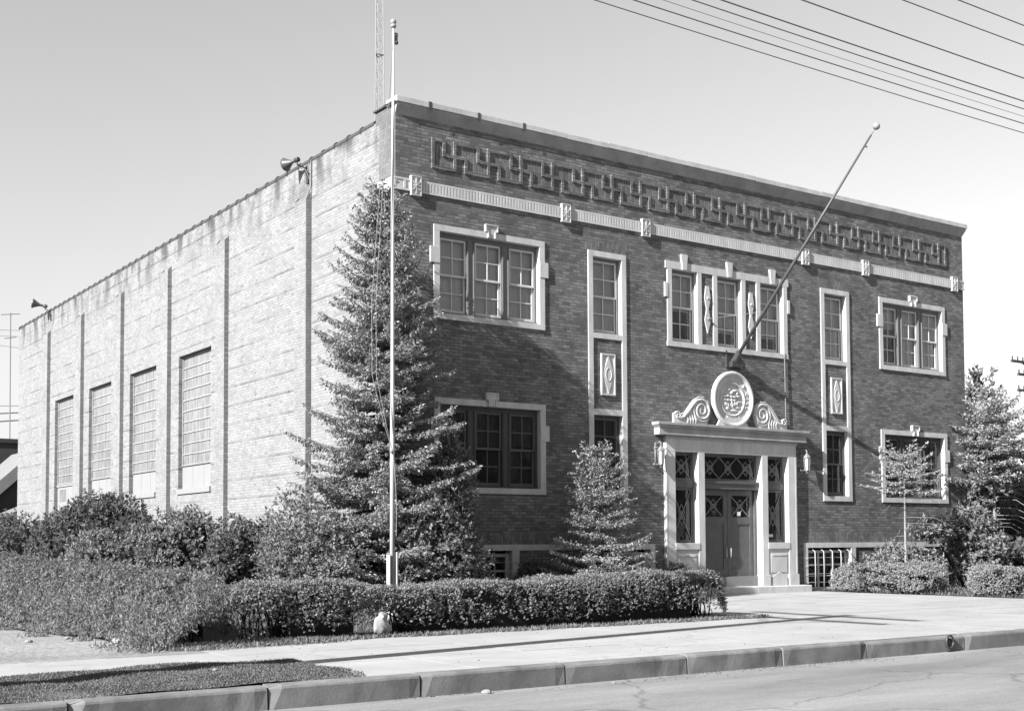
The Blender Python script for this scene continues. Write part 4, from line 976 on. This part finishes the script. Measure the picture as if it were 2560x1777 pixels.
# leafy shrubs beside the big spruce
bush('tall_shrub', [(.50, -1.35, 2.2, .42, .42, 1.0), (.45, -1.4, 3.1, .22, .22, .6), (.80, -1.3, 2.6, .22, .25, .55), (.25, -1.5, 1.4, .62, .55, .9), (-.35, -2.0, 1.1, .8, .6, .95), (.35, -1.9, .8, .75, .5, .75), (.95, -1.2, 1.55, .2, .2, .5)], 0.054, 28500, 'upright leafy shrub between the big spruce and the lower left window', M['leaf'], seed=21, core=False, fill=.9)
bush('drooping_shrub', [(-2.55, -.9, 1.2, .55, .6, 1.15), (-2.2, -1.5, .8, .6, .5, .8), (-2.75, -.6, .8, .5, .5, .8)], 0.0504, 17100, 'drooping feathery shrub at the left foot of the big spruce', M['leaf'], seed=22, core=False, fill=.9, upright=-.2)
# shrubs along the pale wall
bush('shrub', [(-3.2, 10.3, 1.3, 1.0, .9, 1.15), (-2.4, 9.6, 1.5, .6, .6, .9), (-3.8, 10.8, 1.15, .7, .7, .9), (-2.75, 10.0, 2.1, .35, .3, .42)], 0.072, 26600, 'largest dark rounded shrub against the far half of the pale wall', M['leaf_dark'], seed=31)
bush('shrub', [(-3.7, 15.9, 1.1, .9, .8, 1.0), (-4.5, 14.8, .9, .8, .8, .8), (-3.0, 16.4, 1.0, .7, .7, .8)], 0.0792, 17100, 'dark shrub at the far left end of the hedge row', M['leaf_dark'], seed=32)
bush('shrub', [(-4.5, 4.9, .85, .72, .7, .66), (-4.0, 4.5, .8, .5, .5, .55)], 0.0612, 15200, 'low paler shrub in front of the largest dark one', M['leaf'], seed=33)
bush('shrub', [(-2.5, 6.1, 1.05, .75, .7, .95), (-2.1, 5.8, 1.45, .4, .4, .62), (-3.2, 6.2, .9, .5, .5, .8)], 0.0612, 19000, 'bushy shrub with a pointed top against the middle of the pale wall', M['leaf'], seed=34)
bush('shrub', [(-1.6, 4.4, 1.0, .65, .6, .85), (-1.0, 3.8, 1.0, .5, .5, .8), (-2.1, 3.9, .8, .45, .45, .65)], 0.0576, 17100, 'shrub between the big spruce and the nearest pilaster', M['leaf_dark'], seed=35)
bush('shrub', [(-.2, 2.3, .8, .5, .5, .8), (-1.6, 1.5, .7, .6, .5, .6)], 0.0576, 9500, 'low shrub hugging the wall behind the big spruce', M['leaf_dark'], seed=36)
# low shrubs by basement windows
bush('shrub', [(3.05, -.75, .42, .5, .4, .42)], 0.0432, 4940, 'dark low shrub in front of the left basement window', M['leaf_dark'], seed=37)
bush('shrub', [(6.9, -.8, .42, .4, .35, .36), (6.3, -1.0, .35, .35, .3, .3)], 0.0432, 4560, 'low shrub at the left foot of the stone doorway', M['leaf'], seed=38)

def hedge(name, pts, wid, hts, n, label, m_, leaf=.05, seed=41, rough=.07, gap=None, shade_=(.45, 1.4)):
    """clipped hedge along a polyline with changing height: leaves over a bumpy rounded box, dark twiggy core"""
    global rng
    rng = np.random.default_rng(seed); P_ = np.array(pts, float); seg = np.linalg.norm(np.diff(P_, axis=0), axis=1); cum = np.concatenate([[0], np.cumsum(seg)]); T = cum[-1]
    root = empty(name, (P_[:, 0].mean(), P_[:, 1].mean(), 0), label, 'hedge')
    def pos(s): return np.stack([np.interp(s, cum, P_[:, 0]), np.interp(s, cum, P_[:, 1])], 1)
    s = rng.uniform(-wid*.35, T+wid*.35, n); sc = np.clip(s, 0, T); c2 = pos(sc); e = pos(np.clip(sc+.1, 0, T))-pos(np.clip(sc-.1, 0, T)); e /= np.linalg.norm(e, axis=1, keepdims=True)+1e-9
    nrm = np.stack([-e[:, 1], e[:, 0]], 1); h = np.interp(sc, np.linspace(0, T, len(hts)), hts)
    # superellipse section
    per = rng.random(n)*(2*.70+wid); side = per < 1.40; sg = np.where(rng.random(n) < .5, -1., 1.)      # two sides and the clipped top
    tz = np.where(side, rng.random(n), 1.0); tx = np.where(side, sg, rng.uniform(-1, 1, n))
    cor = np.clip((tz-.80)/.20, 0, 1)*np.clip((np.abs(tx)-.72)/.28, 0, 1)      # softened shoulders
    cx_ = tx*(1-.13*cor)*wid/2; cz = tz*2*(1-.07*cor)-1; ca = np.where(side, sg, tx*.3); sa = np.where(side, .15+.6*cor, 1.0)
    over = np.clip(np.abs(s-sc)/(wid*.35), 0, 1); k_ = np.sqrt(1-over**2*.9)
    dep = 1-rng.random(n)**2.2*.35
    z = h*.5+cz*h*.5*dep*k_; xy = c2+e*(s-sc)[:, None]+nrm*(cx_*dep*k_)[:, None]
    C_ = np.column_stack([xy, z]); b1 = lump(C_, seed, 4.5); b2 = lump(C_, seed+3, 13.)
    off = (b1*rough+b2*rough*.7); C_[:, :2] += nrm*(np.sign(cx_)*off)[:, None]*np.abs(ca)[:, None]; C_[:, 2] += off*np.clip(sa, 0, 1)*1.1
    C_ += rng.normal(size=(n, 3))*leaf*.45
    keep = (C_[:, 2] > .04+.03*rng.random(n)) & ((lump(C_, seed+7, 15.) > -.30) | (sa > .7)) & (~side | (over > .25) | (rng.random(n) < np.clip(C_[:, 2]/h*shade_[1]+shade_[0], 0, 1)))
    if gap: gx_, gy_, gr, gz = gap; keep &= ~((np.abs(C_[:, 0]-gx_) < gr*(1.0-np.clip(C_[:, 2]/gz, 0, 1)*.7)) & (C_[:, 2] < gz) & (np.abs(C_[:, 1]-gy_) < 2))
    D_ = np.column_stack([nrm*(np.sign(cx_)*np.abs(ca)*1.0)[:, None]+e*((s-sc)/(wid*.35))[:, None]*.8, .45+.8*np.clip(sa, 0, 1)])+rng.normal(size=(n, 3))*.35
    K = 7; keep &= rng.random(n) < 1.35/K; C_, U, S, sz, rr_ = sprigs(C_[keep], D_[keep], leaf*1.1, K)
    leaf_mesh('foliage', C_, U, S, sz*1.2, sz*.55, m_, root, rr_)
    mb = MB(); K = int(T/.25)+1
    for i in range(K+1):
        ss = T*i/K; c_ = pos(np.array([ss]))[0]; d_ = pos(np.array([min(T, ss+.1)]))[0]-pos(np.array([max(0, ss-.1)]))[0]; d_ /= np.linalg.norm(d_); n2 = np.array([-d_[1], d_[0]]); hh = np.interp(ss, np.linspace(0, T, len(hts)), hts)
        if gap and abs(c_[0]-gap[0]) < gap[2]+.12: continue
        for q in range(9):
            o1 = (rng.random(2)-.5)*wid*.35; t0 = (rng.random(2)-.5)*wid*.8
            mb.tube([(c_[0]+o1[0], c_[1]+o1[1], 0), (c_[0]+o1[0]*.7+t0[0]*.3, c_[1]+o1[1]+t0[1]*.3, hh*.45), (c_[0]+t0[0], c_[1]+t0[1], hh*.9)], [.014, .01, .004], 4, cap=False)
        if 1 < i < K-2:
            c3 = pos(np.array([T*(i+1)/K]))[0]; a_ = wid*.30
            if gap and abs(c3[0]-gap[0]) < gap[2]+.12: continue
            v = [(c_[0]-n2[0]*a_, c_[1]-n2[1]*a_), (c_[0]+n2[0]*a_, c_[1]+n2[1]*a_), (c3[0]+n2[0]*a_, c3[1]+n2[1]*a_), (c3[0]-n2[0]*a_, c3[1]-n2[1]*a_)]
            b0 = len(mb.v); mb.v += [(p[0], p[1], .02) for p in v]+[(p[0], p[1], hh*.86) for p in v]
            mb.f += [(b0, b0+1, b0+5, b0+4), (b0+1, b0+2, b0+6, b0+5), (b0+2, b0+3, b0+7, b0+6), (b0+3, b0, b0+4, b0+7), (b0+4, b0+5, b0+6, b0+7)]
    part(mb, 'stems', M['twig'], root)
    return root
hedge('hedge', [(-6.1, -6.95), (-4, -6.78), (-1, -6.6), (2.42, -6.43)], .85, [.76, .70, .64, .65, .68, .70, .76, .70], 260000, 'long clipped hedge with sunny top and dark front beside the sidewalk', M['hedge'], leaf=.023, seed=41, rough=.05, shade_=(-.12, 1.25), gap=(-4.12, -6.8, .16, .36))
hedge('hedge', [(-6.6, -6.4), (-6.6, -2), (-6.55, 3), (-6.5, 9), (-6.4, 16)], .9, [.80, .84, .92, 1.0, 1.08, 1.12], 140000, 'overgrown hedge running back from the sidewalk beside the dirt drive', M['weed'], leaf=.036, seed=42, rough=.10)
hedge('hedge', [(12.85, -1.0), (12.95, -3.0)], 1.25, [.60, .64, .62], 60000, 'short rounded hedge beside the right basement window', M['hedge_l'], leaf=.028, seed=43, rough=.10)
hedge('hedge', [(13.0, -4.75), (13.6, -5.6), (18, -6.2)], 1.15, [.60, .64, .62], 80000, 'rounded hedge at the right edge of the entrance walk', M['hedge_l'], leaf=.028, seed=44, rough=.09)
bush('low_shrub', [(14.3, -1.1, .65, .9, .6, .5), (15.1, -1.3, .6, .6, .5, .45)], .06, 9000, 'low spreading shrub behind the rounded hedge under the young tree', M['hedge'], seed=45, core=False, fill=.8)
# pale rough lump placed in the hedge gap
mb = MB(); mb.ball((0, 0, .10), .165, .13, .20, 9); mb.v = [(p[0]*(1-.45*max(0, p[2])/.30)+.01*math.sin(p[2]*40+p[0]*30), p[1]+.012*math.sin(p[0]*50), max(0, p[2])) for p in mb.v]
mb.v = [(p[0]*.92-4.30, p[1]*.6-7.30, p[2]*.95+.06) for p in mb.v]; mb.v = [(p[0]+.018*math.sin(p[2]*33+p[1]*20)+.012*math.sin(p[2]*71), p[1]+.01*math.sin(p[0]*60), p[2]+.014*math.sin(p[0]*47+1)) for p in mb.v]
solo(mb, 'pale_lump', M['rock'], (-4.30, -7.30, 0), 'pale rough lump standing in a gap at the foot of the long hedge', 'stone', smooth=True)

# right side planting
spruce('young_tree', 14.25, -1.5, 3.55, 1.75, 'thin young tree with flat layered branches before the lower right window', z0=2.62, n_whorl=6, per=8, seed=54, tr=.04, dens=2.0, tw=.085, droop=.12, upt=.12, expn=1.1, hang=.15, ragged=True, m_=M['spruce_l'], bark='bark_pale', bare=9)
spruce('larch_tree', 19.50, -.55, 5.15, 2.15, 'spreading conifer with a pale bare lower trunk at the right corner of the building', z0=3.15, n_whorl=7, per=14, seed=52, tr=.07, dens=2.2, tw=.12, droop=.22, upt=.12, expn=.72, hang=.2, ragged=True, m_=M['spruce_l'], bark='bark_pale', bare=16)
bush('background_tree', [(34.0, 10, 6.9, .55, .6, 1.5), (33.3, 9.5, 5.6, .75, .7, 1.1), (34.4, 10, 5.2, .75, .7, 1.2), (33.8, 10, 3.4, 1.1, 1.0, 1.7), (32.8, 9.5, 4.0, .6, .6, 1.3)], .2, 12000, 'tall leafy tree just beyond the right corner of the building', M['leaf'], cat='tree', seed=61, core=False, fill=.9)
bush('background_tree', [(29.5, 4.5, 1.6, 1.5, 1.2, 1.6), (27.6, 4.0, 1.2, 1.3, 1.2, 1.2), (31.5, 5, 2.2, 1.5, 1.3, 1.7), (33, 4.5, 1.5, 1.5, 1.2, 1.5)], .15, 16000, 'dark thicket low behind the bare conifer trunk', M['leaf_dark'], cat='shrub', seed=62)
bush('background_tree', [(47, 14, 3.6, 2.4, 2, 2.2), (44.5, 13, 2.6, 2.2, 2, 2.2), (50, 14, 3.0, 2.4, 2, 2.6)], .3, 9000, 'distant round tree at the right edge', M['leaf_dark'], cat='tree', seed=63, core=False, fill=.9)
bush('background_tree', [(39, 11, 2.4, 2.2, 2, 2.4), (42, 12, 1.8, 2.2, 2, 1.9), (36, 10, 1.6, 1.6, 1.6, 1.8)], .25, 9000, 'mid distance bushes right of the bare trunk', M['leaf_dark'], cat='shrub', seed=64)
bush('juniper', [(16.9, -1.5, 1.2, .6, .6, .9), (15.5, -1.4, 1.55, .65, .45, .22), (17.0, -1.5, 1.7, .55, .5, .45), (17.2, -1.8, .9, .8, .6, .7)], .085, 15000, 'sprawling evergreen shrub at the right corner of the building', M['leaf_l'], seed=65, core=False, fill=.95, rough=.3)
bush('shrub', [(19.3, -1.0, .62, .9, .6, .6), (20.7, -.9, .60, .9, .7, .58), (22.6, -.9, .7, 1.0, .8, .65), (24.6, -1, .8, 1.2, 1, .8)], .10, 17000, 'dark shrub bank behind the right edge hedge', M['leaf_dark'], seed=66)

# weeds and grass
def blades(name, C_, hgt, wd, m_, kind='stuff', lean=.5):
    N = len(C_); U = rng.normal(size=(N, 3))*lean; U[:, 2] = 1; L_ = hgt; C2 = C_.copy(); Un = U/np.linalg.norm(U, axis=1, keepdims=True); C2 = C2+Un*(L_/2)[:, None]
    o = leaf_mesh(name, C2, U, rdir(N), L_, wd, m_); o['kind'] = kind; return o
rng = np.random.default_rng(5)
def lawn_pts(n):
    x = rng.uniform(-16, -6.85, n); y = rng.uniform(-11.80, -9.60, n)
    edge = -9.68+.04*np.sin(x*5)+.03*np.sin(x*13); k = (y < edge) & (x < -7.02+.28*np.sqrt(np.clip(1-((y+10.9)/1.35)**2, 0, 1))+.10*np.sin(y*6)-np.clip((-9.95-y)*-0.9, 0, 1)+0.0)
    return np.column_stack([x[k], y[k], np.zeros(k.sum())+.03*np.sin(x[k]*1.3)*0])
def lawnz(P): return .035*np.clip((P[:, 1]+11.8)/.4, 0, 1)*np.clip((-9.6-P[:, 1])/.4, 0, 1)+.012*np.sin(P[:, 0]*2.1)+.01*np.sin(P[:, 0]*5+P[:, 1]*4)
P = lawn_pts(190000); P = P[(lump(P*np.array([1, 1.6, 1]), 12, 3.2)+rng.normal(size=len(P))*.35) > -.45]; P[:, 2] = lawnz(P); o = blades('lawn_grass', P, rng.uniform(.012, .034, len(P)), rng.uniform(.006, .013, len(P)), M['grass'], lean=1.0)
tag(o, 'mown grass strip between kerb and sidewalk', 'grass')
mb = MB(); nx_, ny_ = 60, 8
for i in range(nx_+1):
    for j in range(ny_+1):
        x = -16+(9.05)*i/nx_; y = -11.8+2.14*j/ny_; mb.v.append((x, y, .004+float(lawnz(np.array([[x, y, 0]]))[0])))
for i in range(nx_):
    for j in range(ny_): a = i*(ny_+1)+j; mb.f.append((a, a+ny_+1, a+ny_+2, a+1))
o = mb.build('lawn', mat('dry lawn earth', .10, .95, .1, var=.35, scale=2.5, bump=.01, bscale=40, detail=9)); o['kind'] = 'structure'
# weedy bank in front of the side hedge
n = 120000; s = rng.uniform(0, 1, n)**.9; yv = -7.75+s*14; xe = np.interp(yv, [-7.9, -7.4, -5.6, -4.3, -1.9, 7], [-7.35, -7.75, -7.45, -7.8, -8.05, -8.2]); t = rng.random(n)**.85
xv = xe+(-6.7-xe)*t+rng.normal(size=n)*.04; prof = .06+.78*np.clip(t, 0, 1)**1.15; P = np.column_stack([xv, yv, np.zeros(n)]); prof = prof*(1+.35*lump(np.column_stack([xv*3, yv*3, t]), 4, 1.2)); P[:, 2] = prof*rng.uniform(.35, 1.0, n)**.6
st = []
for k in range(520):
    j = rng.integers(0, n); b_ = P[j]; hh = prof[j]+rng.uniform(.08, .38); m1 = rng.integers(18, 46); tt = rng.random(m1)**.7; ln_ = rng.normal(size=2)*.10
    st.append(np.column_stack([b_[0]+ln_[0]*tt+rng.normal(size=m1)*.03*(1.3-tt), b_[1]+ln_[1]*tt+rng.normal(size=m1)*.03*(1.3-tt), prof[j]*.6+(hh-prof[j]*.6)*tt]))
m2 = 5200; y2 = rng.uniform(-7.9, 6, m2); x2 = np.interp(y2, [-7.9, -7.4, -5.6, -4.3, -1.9, 7], [-7.35, -7.75, -7.45, -7.8, -8.05, -8.2])-np.abs(rng.normal(size=m2))*.16+.1*np.sin(y2*5); kk = lump(np.column_stack([x2*4, y2*4, y2*0]), 3, 2.0) > 0
st.append(np.column_stack([x2, y2, rng.uniform(.01, .05, m2)])[kk])
P = np.concatenate([P]+st); n = len(P)
U = rdir(n); U[:, 2] = np.abs(U[:, 2])+.3
o = leaf_mesh('weeds', P, U, rdir(n), rng.uniform(.03, .09, n), rng.uniform(.008, .026, n), M['weed']); o['kind'] = 'stuff'; tag(o, 'tangled weeds on the bank beside the dirt drive', 'weeds')
n = 9000; xv = rng.uniform(-7.7, 3, n); yv = -7.42+rng.normal(size=n)*.07+np.where(xv < -5.8, -.15*(-5.8-xv)*.35, 0)+.04*np.sin(xv*4); P = np.column_stack([xv, yv, np.zeros(n)])
n2 = 14000; a_ = rng.random(n2); P2 = np.column_stack([-7.3+a_*2.1+rng.normal(size=n2)*.1, -7.55+rng.normal(size=n2)*.16+a_*.15, np.zeros(n2)]); P = np.concatenate([P, P2]); o = blades('verge_grass', P, rng.uniform(.02, .09, len(P)), rng.uniform(.008, .02, len(P)), M['weed'], lean=.8)
tag(o, 'ragged grass edge between hedge and sidewalk', 'grass')
n = 26000; P = np.column_stack([rng.uniform(-6, 3, n), rng.uniform(-6.2, -.2, n), np.zeros(n)]); Pb = np.column_stack([rng.uniform(12.2, 26, 16000), rng.uniform(-7.3, -.2, 16000), np.zeros(16000)]); P = np.concatenate([P, Pb]); o = blades('garden_grass', P, rng.uniform(.03, .12, len(P)), rng.uniform(.008, .02, len(P)), M['grass'], lean=.6)
tag(o, 'rough grass in the garden between hedge and building', 'grass')
# litter and stones on the drive, gutter and lawn
def pebble(x, y, z, s, label, m_=None):
    rr = random.Random(int(x*100)); mb = MB(); mb.ball((0, 0, 0), s, s*.8, s*.55, 5); mb.v = [(x+p[0]*rr.uniform(.8, 1.2), y+p[1]*rr.uniform(.8, 1.2), z+s*.3+p[2]) for p in mb.v]
    return solo(mb, 'stone', m_ or M['rock'], (x, y, z), label, 'stone', 'loose stones on drive, lawn and gutter')
for x, y, z, s, lb in ((-8.42, -5.2, 0, .05, 'small pale stone on the dirt drive, farthest left'), (-7.62, -6.4, .03, .075, 'larger pale stone lying in the weeds by the drive'), (-7.95, -5.3, .03, .04, 'pale stone in the weeds, left of the larger one'), (-5.75, -12.12, -.21, .05, 'pale stone in the gutter below the kerb joint'), (-4.2, -12.2, -.21, .025, 'tiny dark stone in the gutter'), (-8.0, -10.7, .04, .03, 'pale scrap on the lawn near the kerb'), (-8.9, -10.4, .04, .03, 'pale scrap farther left on the lawn')):
    pebble(x, y, z, s, lb)

# the far side of the street, behind the camera: unseen tree row added to block the low sky fill, hinted at by window reflections
for i, (x, y, h_, r_) in enumerate(((-34, -36, 11, 5), (-22, -38, 12, 5.5), (-9, -37, 13, 6), (4, -36, 12, 5.5), (17, -38, 13, 6), (30, -36, 12, 5.5), (44, -37, 13, 6), (58, -38, 12, 6))):
    bush('sky_block_tree', [(x, y, h_*.62, r_, r_*.8, h_*.38), (x-r_*.6, y, h_*.45, r_*.6, r_*.6, h_*.28), (x+r_*.6, y+.5, h_*.42, r_*.6, r_*.6, h_*.28)], .75, 2600, ('large added sky-blocking tree across the street, westernmost of the row', 'added sky-blocking tree second from the west end across the street', 'tall added sky-blocking tree opposite the pale wall corner', 'added sky-blocking tree opposite the big spruce', 'tall added sky-blocking tree opposite the entrance', 'added sky-blocking tree opposite the right end of the hall', 'tall added sky-blocking tree second from the east end across the street', 'wide added sky-blocking tree, easternmost of the row across the street')[i], M['leaf_dark'], cat='tree', seed=80+i, fill=.5, group='unseen sky-blocking trees across the street')

rng = np.random.default_rng(77)
n = 5200; xv = rng.uniform(-10, 16, n); yv = -12.03-np.abs(rng.normal(size=n))**1.5*.10; kk = lump(np.column_stack([xv, yv*3, xv*0]), 8, 1.3) > -.1; P = np.column_stack([xv, yv, np.full(n, -.205)])[kk]
nn = 900; P2 = np.column_stack([rng.uniform(-14, 14, nn), rng.uniform(-11.7, -7.4, nn), np.full(nn, .006)]); P2 = P2[P2[:, 0] > -7.0]; P = np.concatenate([P, P2])
U = rdir(len(P)); U[:, 2] *= .12; S = rdir(len(P)); S[:, 2] *= .15
o = leaf_mesh('litter', P, U, S, rng.uniform(.008, .03, len(P)), rng.uniform(.005, .016, len(P)), M['leaf_dark']); o['kind'] = 'stuff'; tag(o, 'dry leaf litter in the gutter and on the sidewalk', 'litter')
